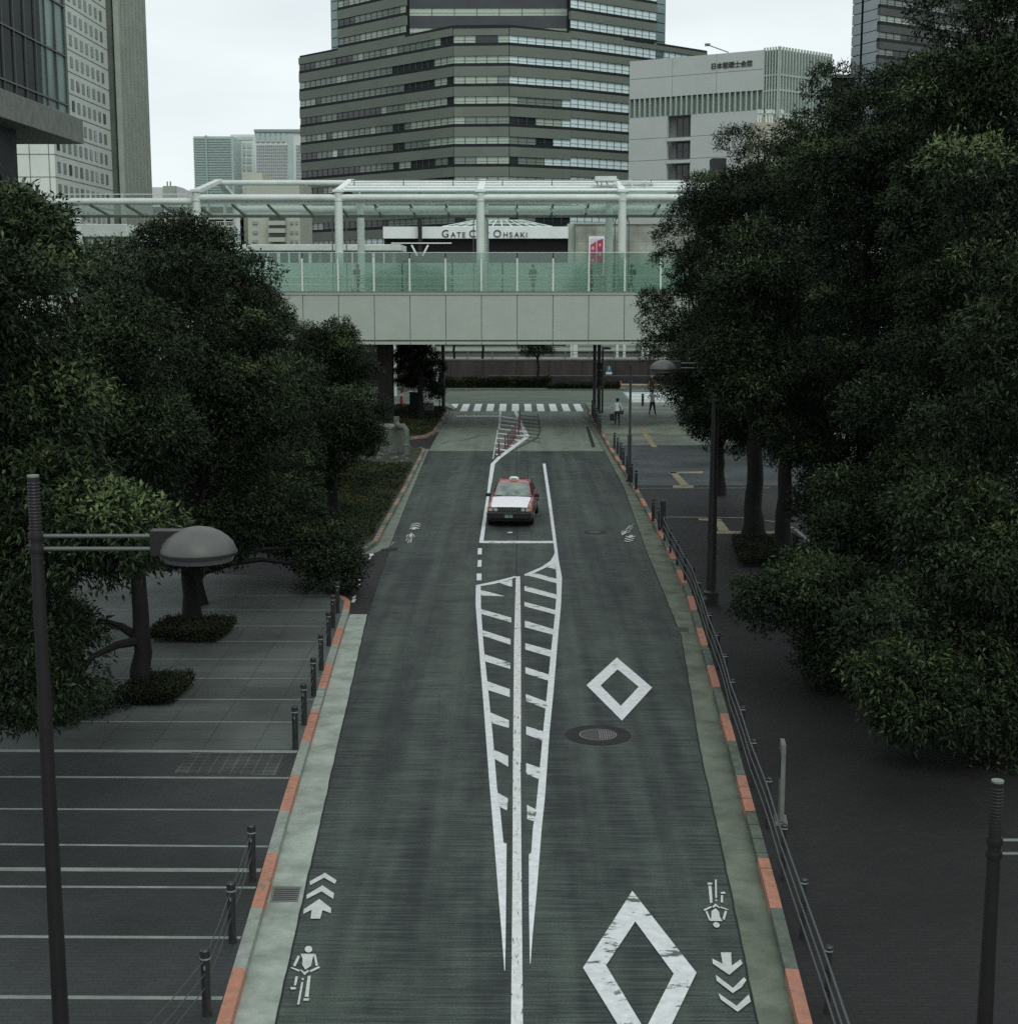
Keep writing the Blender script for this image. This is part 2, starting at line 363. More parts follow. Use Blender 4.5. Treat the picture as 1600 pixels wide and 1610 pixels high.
kerb('kerb', rk, -1, .17, [M['kerb_r'], M['orange'], M['joint']], per, 'right kerb with orange painted blocks beside the railing')
# gutters
lkX = extend([Vector((v.x, v.y, 0)) for v in lk], -10)
gy = G(560, 966).y
b = MB(); v, f = strip_between(lkX[:8], leX, -10, gy, .004, 50); b.add(v, f); struct(b.build('gutter', M['gutter_l']), 'light concrete gutter strip along the left kerb')
b = MB(); g2 = [Vector((v.x, v.y, 0)) for v in lk2[3:]]
v, f = strip_between(g2, leX, G(612, 858).y, G(672, 706).y, .004, 30); b.add(v, f)
b.sheet(gl([(480, 872), (545, 874), (590, 869), (612, 860), (622, 852), (600, 850), (592, 858), (560, 866), (480, 866)], .006))
struct(b.build('gutter', M['gutter_f']), 'mossy gutter strip past the planted bed')
b = MB(); g3 = [Vector((v.x, v.y, 0)) for v in lk3[3:]]
v, f = strip_between(g3, leX, G(690, 680).y, G(710, 646).y, .004, 12); b.add(v, f); struct(b.build('gutter', M['gutter_f']), 'far left gutter near the zebra crossing')
rk0 = extend([Vector((v.x, v.y, 0)) for v in rk], -10)
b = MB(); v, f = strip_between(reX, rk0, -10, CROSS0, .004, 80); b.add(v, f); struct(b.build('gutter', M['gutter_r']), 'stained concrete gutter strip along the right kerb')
# dark seams at the asphalt edges and on the centre line
def ribbon(path, w, z, wob=0.0, seed=1):
    rnd = random.Random(seed); p = dense(path, .35); a = offset_path(p, w / 2); c = offset_path(p, -w / 2); vs = []; fs = []
    for i in range(len(p)):
        j = rnd.uniform(-wob, wob); vs.append((a[i].x + j, a[i].y, z)); vs.append((c[i].x + j, c[i].y, z))
    for i in range(len(p) - 1): fs.append((2*i, 2*i+1, 2*i+3, 2*i+2))
    return vs, fs
b = MB()
for path in (le, re_): b.add(*ribbon(path, .026, .008, .008, 3))
b.add(*ribbon(gl([(812, 912), (812, 850)]), .03, .004)); b.add(*ribbon(gl([(813, 850), (812, 700)]), .03, .004))
b.add(*ribbon(gl([(752, 895), (758, 800)]), .02, .004))
b.sheet(gl([(921, 671), (925, 671), (936, 703), (930, 703)], .006)); b.sheet(gl([(598, 863), (625, 861), (625, 865), (600, 866)], .009))
struct(b.build('road_joint', M['joint']), 'thin dark joints along the road edges and centre')

b = MB(); b.add(*ribbon(gl([(694, 698), (706, 694), (722, 693), (738, 690), (752, 685), (770, 684)]), .10, .0022, .05, 8)); b.add(*ribbon(gl([(600, 1150), (606, 1172), (604, 1200), (609, 1228)]), .012, .0022, .012, 5)); b.add(*ribbon(gl([(690, 1090), (692, 1122), (689, 1150)]), .010, .0022, .01, 6))
struct(b.build('road_crack', flat('dark_crack', (.035, .042, .038), .9)), 'thin wandering cracks in the left lane')
# pavements: raised slabs
b = MB()
poly = [Vector((-60, -10, 0)), Vector((lk[0].x, -10, 0))] + list(offset_path(lk, .17)) + [G(470, 915, KZ), G(400, 905, KZ), G(200, 895, KZ), Vector((-60, 41.5, 0))]
b.prism(poly, -.02, KZ); struct(b.build('pavement', M['pave_l']), 'left pavement of grey slabs with pale cross strips')
b = MB(); lki = offset_path(lk, .172); ysp = G(400, 1179, KZ).y
v, f = strip_between([Vector((-60, -10, 0)), Vector((-60, 60, 0))], extend(lki, -10), -10, ysp, KZ + .002, 30); b.add(v, f)
struct(b.build('block_paving', M['pave_l2']), 'dark small block paving at the bottom left')
b = MB(); poly = [Vector((-60, G(500, 864).y, 0))] + list(offset_path(lk2, .17)) + [G(640, 703, KZ), Vector((-60, G(640, 703).y, 0))]
b.prism(poly, -.02, KZ - .02); struct(b.build('planting_ground', M['soil']), 'soil bed beside the left kerb')
b = MB(); poly = [Vector((-60, G(640, 688).y, 0))] + list(offset_path(lk3, .17)) + [G(700, 640, KZ), G(690, 636, KZ), Vector((-60, G(690, 636).y, 0))]
b.prism(poly, -.02, KZ - .02); struct(b.build('planting_ground', M['soil']), 'far soil bed by the street corner')
b = MB(); b.sheet([(-60, 40.5, 0), (lerp_path(leX, 38), 37.5, .002), (lerp_path(leX, 52), 52.4, .002), (-60, 52.2, .002)])
b.sheet([(-60, G(640, 703).y, .001), (lerp_path(leX, 79), G(640, 712).y, .002), (lerp_path(leX, 88), G(640, 684).y, .002), (-60, G(640, 686).y, .001)])
struct(b.build('driveway', M['maroon']), 'dark maroon asphalt driveway openings on the left')
# white flecks on the driveway
b = MB()
for q in [[(580, 871), (586, 870), (588, 873), (582, 875)], [(582, 875), (585, 875), (582, 879), (579, 879)], [(556, 937), (560, 936), (558, 941), (553, 941)], [(554, 942), (560, 942), (557, 947), (552, 947)], [(562, 911), (567, 911), (565, 915), (561, 915)], [(564, 918), (567, 918), (565, 921), (562, 921)]]: b.sheet(gl(q, .008))
struct(b.build('driveway_marking', M['white_worn']), 'broken white paint flecks on the maroon driveway')
ri = offset_path(rk, -.17)
YA, YB = G(1000, 704).y, G(1000, 768).y
def right_slab(y0, y1, name, m, label, z=KZ, xr=70):
    n = max(2, int((y1 - y0) / 1.5)); p = []
    for i in range(n + 1):
        y = y0 + (y1 - y0) * i / n; p.append((lerp_path(extend(ri, -10), y), y))
    b = MB(); b.prism([(xr, y0), (xr, y1)] + p[::-1], -.02, z); return struct(b.build(name, m), label)
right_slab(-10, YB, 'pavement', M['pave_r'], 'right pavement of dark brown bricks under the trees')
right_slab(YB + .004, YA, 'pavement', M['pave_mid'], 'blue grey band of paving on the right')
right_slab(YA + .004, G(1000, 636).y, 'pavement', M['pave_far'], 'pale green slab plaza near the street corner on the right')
b = MB(); b.prism([tuple(G(700, 641).xy), tuple(G(712, 646).xy), tuple(G(716, 645).xy), tuple(G(706, 636).xy), tuple(G(600, 634).xy), tuple(G(560, 640).xy)], -.02, KZ)
struct(b.build('pavement', M['pave_far']), 'pale corner paving on the far left')
# pale strips across the left pavement
b = MB()
def cross(y, x0, x1, w, dy=.0):
    a, c = G(x0, y - dy, KZ), G(x1, y + dy, KZ)
    d = px_m(a.y); b.add([(a.x, a.y - w / 2, KZ + .004), (c.x, c.y - w / 2, KZ + .004), (c.x, c.y + w / 2, KZ + .004), (a.x, a.y + w / 2, KZ + .004)], [(0, 1, 2, 3)])
lkk = offset_path(lk, .17)
for ym, w in [(1563, .09), (1469, .08), (1391, .07), (1364, .14), (1327, .07), (1270, .07), (1220, .09), (1179, .16), (1133, .06), (1098, .055), (1065, .05), (1035, .05), (1007, .05), (983, .045), (958, .045), (935, .04)]:
    yy = G(400, ym, KZ).y; xr = lerp_path(lkk, yy) - .01; a = xr - 22 if ym != 1327 else xr - 7.4
    b.add([(a, yy - w/2 + .0, KZ + .004), (xr, yy - w/2 - .12, KZ + .004), (xr, yy + w/2 - .12, KZ + .004), (a, yy + w/2, KZ + .004)], [(0, 1, 2, 3)])
struct(b.build('paving_strip', M['stripe']), 'pale stone strips across the left pavement')
b = MB()
y0, y1 = G(400, 1216, KZ).y, G(400, 1183, KZ).y
b.sheet([(G(275, 1213, KZ).x, y0, KZ + .005), (lerp_path(lkk, y0) - .25, y0 - .12, KZ + .005), (lerp_path(lkk, y1) - .25, y1 - .12, KZ + .005), (G(300, 1185, KZ).x, y1, KZ + .005)])
struct(b.build('tile_patch', M['mesh_tile']), 'patch of small pale jointed tiles by the left kerb')
# tactile strips on the right
b = MB()
for q in [[(1002, 672), (1010, 672), (1034, 703), (1025, 703)], [(1052, 742), (1063, 742), (1085, 765), (1072, 765)], [(1050, 742), (1105, 741), (1105, 744), (1052, 744)], [(1057, 763), (1090, 763), (1090, 767), (1058, 767)],
          [(1098, 815), (1134, 816), (1134, 819), (1098, 818)], [(1124, 818), (1134, 818), (1148, 836), (1130, 837)], [(1126, 835), (1222, 835), (1222, 839), (1126, 839)], [(1238, 850), (1246, 850), (1275, 885), (1264, 887)]]:
    b.sheet(gl(q, KZ + .006))
struct(b.build('tactile_paving', M['tactile']), 'faded yellow tactile strips on the right pavement')
b = MB()
for pth, w in [([(1003, 768), (1210, 767)], .1), ([(1045, 813), (1165, 814), (1225, 821), (1250, 832), (1282, 860)], .13)]:
    v, f = ribbon(gl(pth, KZ), w, KZ + .005); b.add(v, f)
struct(b.build('paving_strip', M['stripe']), 'pale stone strips curving over the right pavement')

# ------------------------------------------------------------------ road paint
Z4 = lambda l: [(700 + x / 4, 850 + y / 4) for x, y in l]
Z5 = lambda l: [(400 + x / 3.2, 1200 + y / 3.2) for x, y in l]
Z6 = lambda l: [(850 + x / 3.2, 1200 + y / 3.2) for x, y in l]
Z8 = lambda l: [(690 + x / 6.154, 700 + y / 6.154) for x, y in l]
Z3 = lambda l: [(560 + x / 5.333, 530 + y / 5.333) for x, y in l]
ZA = lambda l: [(540 + x / 5.75, 620 + y / 5.75) for x, y in l]
PZ = [0.0035]
def paint(name, polys, m, label, z=.004):
    b = MB(); PZ[0] += .0008; z = PZ[0]
    for i, q in enumerate(polys):
        pts = gl(q, z + .00022 * (i % 3))
        bm = bmesh.new(); vs = [bm.verts.new(p) for p in pts]; fc = bm.faces.new(vs)
        fc.normal_update()
        bmesh.ops.triangulate(bm, faces=[fc]); bm.verts.index_update()
        b.add([v.co.copy() for v in bm.verts], [tuple(v.index for v in f.verts) if f.normal.z >= 0 else tuple(v.index for v in f.verts)[::-1] for f in bm.faces]); bm.free()
    return struct(b.build(name, m), label)
left_out = Z4([(192, 282), (190, 400), (212, 680), (240, 1030), (275, 1500)]) + Z5([(1190, 200), (1200, 320), (1225, 640), (1245, 880), (1257, 1045)])
left_in = Z4([(222, 286), (224, 430), (240, 660), (268, 930), (300, 1250), (325, 1560)]) + Z5([(1232, 200), (1252, 400), (1268, 405), (1266, 600), (1263, 900), (1260, 1045)])
right_out = Z4([(706, 90), (733, 230), (727, 400), (705, 640), (680, 950), (655, 1200), (630, 1560)]) + Z5([(1458, 200), (1445, 320), (1420, 640), (1400, 850), (1388, 1010)])
right_in = Z4([(685, 100), (697, 200), (700, 330), (688, 480), (665, 690), (640, 950), (612, 1230), (582, 1560)]) + Z5([(1415, 235), (1400, 330), (1392, 450), (1380, 460), (1380, 700), (1385, 1010)])
paint('hatch_border_marking', [left_out + left_in[::-1]], M['white'], 'left white border line of the hatched wedge')
paint('hatch_border_marking', [right_out + right_in[::-1]], M['white'], 'right white border line of the hatched wedge')
bars_l = [Z4(q) for q in [[(330, 262), (420, 238), (420, 292), (395, 285)], [(222, 310), (375, 350), (222, 345)], [(222, 430), (415, 485), (415, 515), (222, 460)], [(230, 562), (410, 620), (410, 655), (235, 598)], [(240, 713), (408, 768), (408, 808), (245, 758)], [(256, 882), (405, 935), (405, 985), (262, 938)], [(280, 1080), (400, 1130), (400, 1180), (288, 1146)], [(295, 1312), (395, 1355), (395, 1423), (305, 1370)]]] + [Z5([(1220, 148), (1275, 178), (1270, 238), (1228, 218)])]
bars_r = [Z4(q) for q in [[(560, 203), (698, 240), (698, 268), (540, 225), (497, 218)], [(640, 168), (690, 140), (692, 180)], [(497, 285), (702, 340), (702, 368), (497, 315)], [(497, 385), (694, 438), (694, 465), (497, 413)], [(500, 503), (688, 560), (688, 595), (500, 545)], [(502, 645), (668, 690), (668, 733), (502, 685)], [(503, 795), (658, 845), (658, 885), (503, 835)], [(505, 965), (638, 1015), (638, 1060), (508, 1010)], [(508, 1168), (618, 1200), (613, 1260), (508, 1220)], [(508, 1400), (598, 1430), (592, 1495), (508, 1460)]]] + [Z5([(1372, 5), (1434, 25), (1428, 80), (1370, 55)]), Z5([(1370, 210), (1418, 235), (1412, 295), (1372, 282)])]
paint('hatch_bar_marking', bars_l, M['white_worn'], 'worn slanted bars left of the centre line', .007)
paint('hatch_bar_marking', bars_r, M['white_worn'], 'worn slanted bars right of the centre line', .007)
paint('centre_line_marking', [Z4([(443, 225), (470, 225), (475, 640), (475, 1400)]) + Z5([(1338, 0), (1350, 1312), (1352, 1800), (1288, 1800), (1290, 1312), (1297, 640)]) + Z4([(425, 1400), (432, 640)])], M['white_center'], 'long chipped white centre line')
paint('hatch_curve_marking', [Z4([(193, 280), (300, 258), (420, 228), (442, 222), (442, 232), (310, 272), (193, 290)]), Z4([(495, 213), (600, 168), (660, 128), (683, 90), (690, 62), (706, 90), (697, 140), (650, 160), (560, 203), (500, 222)])], M['white'], 'thin curved white line closing the hatched wedge', .010)
paint('bay_line_marking', [Z8([(500, 180), (540, 180), (490, 470), (432, 915), (430, 945), (388, 945), (465, 470)])], M['white'], 'white line left of the red taxi')
paint('bay_line_marking', [Z8([(430, 925), (1108, 925), (1110, 948), (430, 948)])], M['white_worn'], 'white stop line in front of the taxi')
paint('bay_line_marking', [Z8([(1003, 178), (1030, 178), (1085, 550), (1135, 930), (1150, 1050), (1166, 1200), (1140, 1200), (1105, 930), (1055, 550)])], M['white'], 'long white line right of the red taxi')
paint('bay_line_marking', [Z3([(1105, 1227), (1130, 1060), (1190, 1000), (1415, 833), (1328, 640), (1322, 620), (1345, 620), (1450, 830), (1440, 845), (1210, 1015), (1162, 1062), (1135, 1227)])], M['white'], 'kinked white line beside the brown marker posts')
paint('bay_line_marking', [Z3([(1200, 622), (1218, 622), (1207, 765), (1187, 765)]), Z3([(1180, 780), (1190, 780), (1172, 900), (1162, 900)]), Z3([(1160, 910), (1168, 910), (1150, 1020), (1142, 1020)])], M['white_worn'], 'faded white line left of the marker posts')
hb = []
for i in range(9):
    y = 660 + i * 32 + i * i * .9; xr = min(1350 + (y - 640) * .46, 1425) if y < 830 else 1425 - (y - 830) * 1.45
    hb.append(Z3([(1200 - i * 4, y), (xr, y + 20), (xr - 5, y + 34), (1198 - i * 4, y + 9)]))
paint('hatch_bar_marking', hb, M['white_worn'], 'faint worn bars round the marker posts', .008)
hb = []
for i in range(8):
    y = 650 + i * 30
    hb.append(Z3([(1370 + i * 7, y), (1520 + min(i, 6) * 4, y + 16), (1520 + min(i, 6) * 4, y + 22), (1370 + i * 7, y + 6)]))
hb.append(Z3([(1515, 640), (1525, 640), (1548, 780), (1520, 850), (1300, 960), (1290, 955), (1510, 840), (1535, 780)]))
paint('removed_marking', hb, flat('dark_ghost_paint', (.055, .065, .058), .9), 'dark ghost lines of removed hatching right of the posts', .005)
paint('stop_line_marking', [Z3([(838, 658), (1195, 658), (1195, 666), (836, 666)])], M['white'], 'thin white stop line before the zebra crossing')
paint('dash_marking', [Z4([(205, 48), (230, 48), (228, 87), (203, 87)]), Z4([(205, 122), (228, 122), (226, 165), (202, 165)]), Z4([(197, 207), (228, 207), (227, 250), (197, 250)])], M['white'], 'three short white dashes below the taxi bay')
def diamond(outer, inner, m, label):
    paint('diamond_marking', [[outer[i], outer[(i+1) % 4], inner[(i+1) % 4], inner[i]] for i in range(4)], m, label)
diamond(Z4([(1078, 735), (1300, 925), (1110, 1133), (887, 910)]), Z4([(1083, 810), (1215, 920), (1103, 1040), (975, 912)]), M['white'], 'clean white diamond on the right lane above the manhole')
diamond(Z6([(460, 643), (783, 1055), (539, 1564), (212, 1030)]), Z6([(475, 797), (668, 1060), (524, 1344), (328, 1018)]), M['white_worn'], 'large scuffed white diamond at the bottom of the right lane')
# zebra crossings
zb = []
for i in range(9):
    x = 950 + i * 105
    zb.append([(905 + i * 105 - (4 - i) * -0 , 620)])
zb = []
ya, yb = G(812, 635).y, G(812, 646.5).y
zb_m = MB()
for i in range(-5, 6):
    xc = (812 + i * 20.0 - 3); a = G(xc - 5.2, 646, 0); w = .5
    x0 = G(812 + (i * 20.3) - 2, 646).x
    if i == -5: zb_m.add([(x0 - .2, yb + 3.0, .004), (x0 + .32, yb + 3.0, .004), (x0 + .32, ya, .004), (x0 - .2, ya, .004)], [(0, 1, 2, 3)])
    else: zb_m.add([(x0 - .26, yb, .004), (x0 + .26, yb, .004), (x0 + .26, ya, .004), (x0 - .26, ya, .004)], [(0, 1, 2, 3)])
x0 = G(952, 638).x; zb_m.add([(x0 - .25, ya - 1.6, .004), (x0 + .3, ya - 1.6, .004), (x0 + .3, ya, .004), (x0 - .25, ya, .004)], [(0, 1, 2, 3)])
struct(zb_m.build('zebra_crossing', M['bright']), 'zebra crossing of short white bars across the road end')
b = MB()
for i in range(8):
    y0 = G(1000, 634 - i * 2.2).y; y1 = G(1000, 634 - i * 2.2 - 1.35).y
    xl = G(998 - i * 1.9, 634).x * (y0 / G(998, 634).y)
    b.sheet([(xl, y0, .004), (xl + 8, y0, .004), (xl + 8, y1, .004), (xl - .3, y1, .004)])
struct(b.build('zebra_crossing', M['bright']), 'wide white zebra bars at the right behind the man in white')
# bicycle symbols
def bike(tf, flip=False):
    P_ = []
    def bar(x0, y0, x1, y1, w):
        dx, dy = x1 - x0, y1 - y0; L = math.hypot(dx, dy); nx, ny = -dy / L * w / 2, dx / L * w / 2
        P_.append(tf([(x0 + nx, y0 + ny), (x1 + nx, y1 + ny), (x1 - nx, y1 - ny), (x0 - nx, y0 - ny)]))
    return P_, bar
def rider(tf):
    q = []
    q.append(tf([(272 + 19 * math.cos(a), 937 + 17 * math.sin(a)) for a in [k * math.pi / 7 for k in range(14)]]))
    q.append(tf([(232, 960), (302, 960), (292, 985), (285, 1020), (256, 1040), (240, 1015), (242, 985)]))
    q.append(tf([(218, 968), (230, 972), (206, 1024), (193, 1020)])); q.append(tf([(298, 965), (308, 962), (320, 1018), (308, 1022)]))
    q.append(tf([(180, 1030), (190, 1028), (228, 1042), (225, 1050)])); q.append(tf([(278, 1044), (324, 1022), (329, 1030), (282, 1053)]))
    q.append(tf([(228, 1040), (236, 1040), (252, 1052), (268, 1042), (276, 1046), (252, 1068)]))
    q.append(tf([(206, 1074), (219, 1074), (210, 1118), (198, 1120)])); q.append(tf([(180, 1128), (208, 1128), (208, 1138), (184, 1140)]))
    q.append(tf([(236, 1102), (246, 1102), (226, 1214), (215, 1216)])); q.append(tf([(238, 1082), (248, 1082), (248, 1092), (238, 1092)]))
    q.append(tf([(268, 1072), (283, 1070), (272, 1178), (253, 1176)])); q.append(tf([(248, 1184), (276, 1184), (272, 1196), (246, 1196)]))
    return q
def chevs(tf):
    q = [tf([(355, 552), (413, 590), (405, 608), (350, 577), (280, 615), (277, 596)]), tf([(342, 615), (400, 655), (396, 684), (338, 646), (262, 684), (262, 664)]),
         tf([(326, 684), (385, 730), (385, 756), (342, 740), (330, 783), (282, 783), (288, 738), (245, 760), (248, 736)])]
    return q
paint('bicycle_marking', rider(Z5), M['symbol'], 'white cyclist symbol on the left lane near the gutter')
paint('chevron_marking', chevs(Z5), M['symbol'], 'stack of white arrow chevrons above the left cyclist symbol')
def warp(src, sx, sy, ox, oy, shear=0, base=None):
    return lambda l: [(ox + (x - src[0]) * sx + (y - src[1]) * shear, oy + (y - src[1]) * sy) for x, y in l]
paint('bicycle_marking', rider(warp((272, 1070), .105, .055, 646.5, 846)), M['symbol'], 'small far cyclist symbol on the left lane')
paint('chevron_marking', chevs(warp((335, 660), .11, .047, 653, 827)), M['symbol'], 'small far chevrons on the left lane beside the planted bed')
# right ones face the camera: same symbol turned round
rr = lambda l: Z6([(875 + (255 - x) * .86 - (y - 1070) * 0.17, 705 + (1070 - y) * .82) for x, y in l])
paint('bicycle_marking', rider(rr), M['symbol'], 'white cyclist symbol upside down on the right lane')
q = [Z6([(905, 953), (957, 953), (960, 1020), (1005, 988), (1014, 1010), (948, 1066), (865, 1010), (862, 984), (914, 1010)]), Z6([(880, 1066), (966, 1132), (1022, 1078), (1034, 1092), (1010, 1128), (965, 1158), (885, 1096)]), Z6([(893, 1158), (985, 1222), (1046, 1164), (1056, 1200), (990, 1252), (905, 1190)])]
paint('chevron_marking', q, M['symbol'], 'white arrow chevrons pointing down the right lane')
paint('bicycle_marking', rider(warp((272, 1070), -.1, -.055, 984, 833, .04)), M['symbol'], 'small far cyclist symbol on the right lane')
paint('chevron_marking', chevs(warp((335, 660), -.11, -.047, 989, 847)), M['symbol'], 'small far chevrons on the right lane')

# manholes and drains
def manhole(px, py, r, label, ring=True):
    c = G(px, py); e = empty('manhole_cover', (c.x, c.y, 0), label, 'manhole cover')
    b = MB(); b.lathe([(r, -.02), (r, .006)], n=40); b.build('surround', M['maroon'], e)
    b = MB(); b.lathe([(r * .55, 0), (r * .55, .010)], n=36); b.build('lid', M['iron'], e)
    if ring:
        b = MB(); n = 40
        for k in range(n):
            a0, a1 = 2*math.pi*k/n, 2*math.pi*(k+1)/n
            b.add([(r*.57*math.cos(a0), r*.57*math.sin(a0), .013), (r*.57*math.cos(a1), r*.57*math.sin(a1), .013), (r*.54*math.cos(a1), r*.54*math.sin(a1), .013), (r*.54*math.cos(a0), r*.54*math.sin(a0), .013)], [(0, 3, 2, 1)])
        for k in range(7):
            x = r * (.05 + .07 * k); h = math.sqrt(max(0, (r*.5)**2 - x*x)); b.box((x, 0, .012), (.014, h * 1.8, .004))
        b.build('rim', M['ironlight'], e)
    return e
manhole(940, 1156, .66, 'large round manhole cover below the clean white diamond')
manhole(935, 837, .42, 'small dark manhole on the right lane beyond the diamond', False)
e = empty('drain_grate', G(448, 1405), 'rectangular steel drain grate in the left gutter', 'drain', world=True)
b = MB(); q = gl([(428, 1393), (474, 1394), (468, 1418), (424, 1419)], .009); b.sheet(q); b.build('frame', M['concrete'], e)
b = MB(); q = gl([(432, 1396), (471, 1396), (466, 1415), (428, 1416)], .013); b.sheet(q); b.build('grate', M['iron'], e)
b = MB()
for k in range(6):
    a = q[3].lerp(q[0], (k + .5) / 6); c = q[2].lerp(q[1], (k + .5) / 6); b.bar(a, c, .012, .008)
b.build('grate_bar', M['ironlight'], e)
b = MB(); b.sheet(gl([(1058, 985), (1082, 987), (1083, 994), (1061, 992)], .009)); tag(b.build('drain_slot', M['iron']), 'short dark drain slot in the right gutter', 'drain')

# ------------------------------------------------------------------ foliage
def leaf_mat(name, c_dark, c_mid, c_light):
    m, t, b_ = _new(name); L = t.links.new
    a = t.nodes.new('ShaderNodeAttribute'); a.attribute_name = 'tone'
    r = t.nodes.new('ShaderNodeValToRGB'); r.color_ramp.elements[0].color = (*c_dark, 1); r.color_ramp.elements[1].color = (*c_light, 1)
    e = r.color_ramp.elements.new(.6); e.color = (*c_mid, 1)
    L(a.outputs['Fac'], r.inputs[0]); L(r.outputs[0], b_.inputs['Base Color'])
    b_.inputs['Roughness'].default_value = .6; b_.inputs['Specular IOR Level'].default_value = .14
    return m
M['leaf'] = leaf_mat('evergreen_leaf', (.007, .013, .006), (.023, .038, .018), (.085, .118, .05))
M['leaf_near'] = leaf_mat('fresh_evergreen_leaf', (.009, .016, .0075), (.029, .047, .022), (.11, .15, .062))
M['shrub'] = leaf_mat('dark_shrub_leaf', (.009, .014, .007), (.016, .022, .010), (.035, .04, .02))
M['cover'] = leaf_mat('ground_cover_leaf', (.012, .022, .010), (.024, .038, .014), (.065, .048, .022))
RNG = np.random.default_rng(7)
def leaves_mesh(name, centers, dirs, tones, n_per, llen, lwid, spread, rng, droop=.35):
    """diamond-shaped leaves radiating from twig tips"""
    C = np.repeat(centers, n_per, axis=0); D = np.repeat(dirs, n_per, axis=0); T = np.repeat(tones, n_per)
    n = len(C)
    base = C + rng.normal(0, spread * .5, (n, 3))
    d = D * .7 + rng.normal(0, .65, (n, 3)); d[:, 2] -= droop
    d /= np.linalg.norm(d, axis=1, keepdims=True)
    s = np.cross(d, rng.normal(0, 1, (n, 3)) + np.array([0, 0, 1.6])); s /= np.linalg.norm(s, axis=1, keepdims=True) + 1e-9
    L = llen * rng.uniform(.6, 1.25, (n, 1)); W = lwid * rng.uniform(.7, 1.2, (n, 1))
    tip = base + d * L; mid = base + d * L * .45; mid[:, 2] += .08 * L[:, 0]
    v = np.stack([base, mid + s * W / 2, tip, mid - s * W / 2], axis=1).reshape(-1, 3).astype(np.float32)
    me = bpy.data.meshes.new(name); me.vertices.add(4 * n); me.vertices.foreach_set('co', v.ravel())
    me.loops.add(4 * n); me.loops.foreach_set('vertex_index', np.arange(4 * n, dtype=np.int32))
    me.polygons.add(n); me.polygons.foreach_set('loop_start', np.arange(0, 4 * n, 4, dtype=np.int32))
    try: me.polygons.foreach_set('loop_total', np.full(n, 4, dtype=np.int32))
    except Exception: pass
    at = me.attributes.new('tone', 'FLOAT', 'FACE')
    at.data.foreach_set('value', np.clip(T + rng.normal(0, .13, n), 0, 1).astype(np.float32))
    me.update(calc_edges=True); return me
def crown(blobs, rng, llen=.15, density=1.0, n_per=11, bough=.62, fresh=.12):
    """blobs: world centres and radii; boughs sit on them, twig tips sit on the boughs"""
    cs, ds, ts = [], [], []
    for (c, r) in blobs:
        nb = int(max(9, 5.0 * (r / bough) ** 2 * density))
        u = rng.normal(0, 1, (nb, 3)); u[:, 2] += .15; u /= np.linalg.norm(u, axis=1, keepdims=True)
        rr = r * (rng.uniform(.2, 1.06, nb) ** .42)
        bc = np.array(c) + u * rr[:, None] * np.array([1, 1, .92])
        for k in range(nb):
            br = bough * (.42 + .95 * rng.random() ** 1.4); nt_ = int(54 * (br / .62) ** 2)
            w = rng.normal(0, 1, (nt_, 3)); w += u[k] * .55; w[:, 2] += .45; w /= np.linalg.norm(w, axis=1, keepdims=True)
            p = bc[k] + w * (br * rng.uniform(.62, 1.04, nt_))[:, None] * np.array([1.1, 1.1, .68])
            cs.append(p); ds.append(w)
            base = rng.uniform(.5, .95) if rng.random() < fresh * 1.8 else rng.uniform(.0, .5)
            ts.append(np.clip(base * .75 + .38 * w[:, 2] - .05 + rng.normal(0, .08, nt_), 0, 1))  # upward twig tips get a lighter tone, painting lit clump tops
    return np.concatenate(cs), np.concatenate(ds), np.concatenate(ts)
def tree(name, label, Y, base, blobs, top=None, rtrunk=.24, llen=.135, group=None, seed=0, m='leaf', density=1.0, fresh=.12, bough=.8):
    """base: (X, Y) of the trunk; blobs: (px, py, radius_px, dY)"""
    rng = np.random.default_rng(seed + 11)
    e = empty(name, (base[0], base[1], KZ), label, 'tree', group)
    off = Vector((base[0], base[1], KZ)); W = []
    for (px, py, rp, dy) in blobs:
        c = P(px, py, Y + dy) - off; W.append(((c.x, c.y, c.z), rp * (Y + dy) / F_PX))
    cs, ds, ts = crown(W, rng, density=density, fresh=fresh, bough=bough)
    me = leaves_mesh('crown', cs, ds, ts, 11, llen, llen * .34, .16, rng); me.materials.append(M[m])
    o = bpy.data.objects.new('crown', me); COL.objects.link(o); o.parent = e
    b = MB(); rnd = random.Random(seed)
    mean = Vector((sum(w[0][0] for w in W) / len(W), sum(w[0][1] for w in W) / len(W), sum(w[0][2] for w in W) / len(W)))
    fork = 2.4 if top is None else top
    pts = []; n = 7
    for i in range(n + 1):
        t = i / n; pts.append(Vector((rnd.uniform(-.05, .05) * (i > 0), rnd.uniform(-.05, .05) * (i > 0), fork * t)))
    b.tube(pts, [rtrunk * (1.35 - .55 * min(1, i / 2)) if i < 2 else rtrunk * (1 - .25 * i / n) for i in range(n + 1)], 12)
    for (c, r) in W:
        c = Vector(c)
        if c.z < fork * .5: s = pts[3]
        else: s = pts[-1]
        mid = s.lerp(c, .5) + Vector((rnd.uniform(-.3, .3), rnd.uniform(-.3, .3), .25))
        b.tube([s - Vector((0, 0, .15)), s.lerp(mid, .5), mid, c, c + (c - mid) * .1], [rtrunk * .55, rtrunk * .42, rtrunk * .3, rtrunk * .16, .02], 7)
        for k in range(3):
            q = c + Vector((rnd.gauss(0, 1), rnd.gauss(0, 1), rnd.gauss(.3, .8))).normalized() * r * .85
            b.tube([mid.lerp(c, rnd.uniform(.2, 1)), (mid + q) / 2 + Vector((0, 0, .1)), q], [rtrunk * .16, rtrunk * .1, .015], 5)
    b.build('trunk', M['bark'], e, smooth=True)
    return e
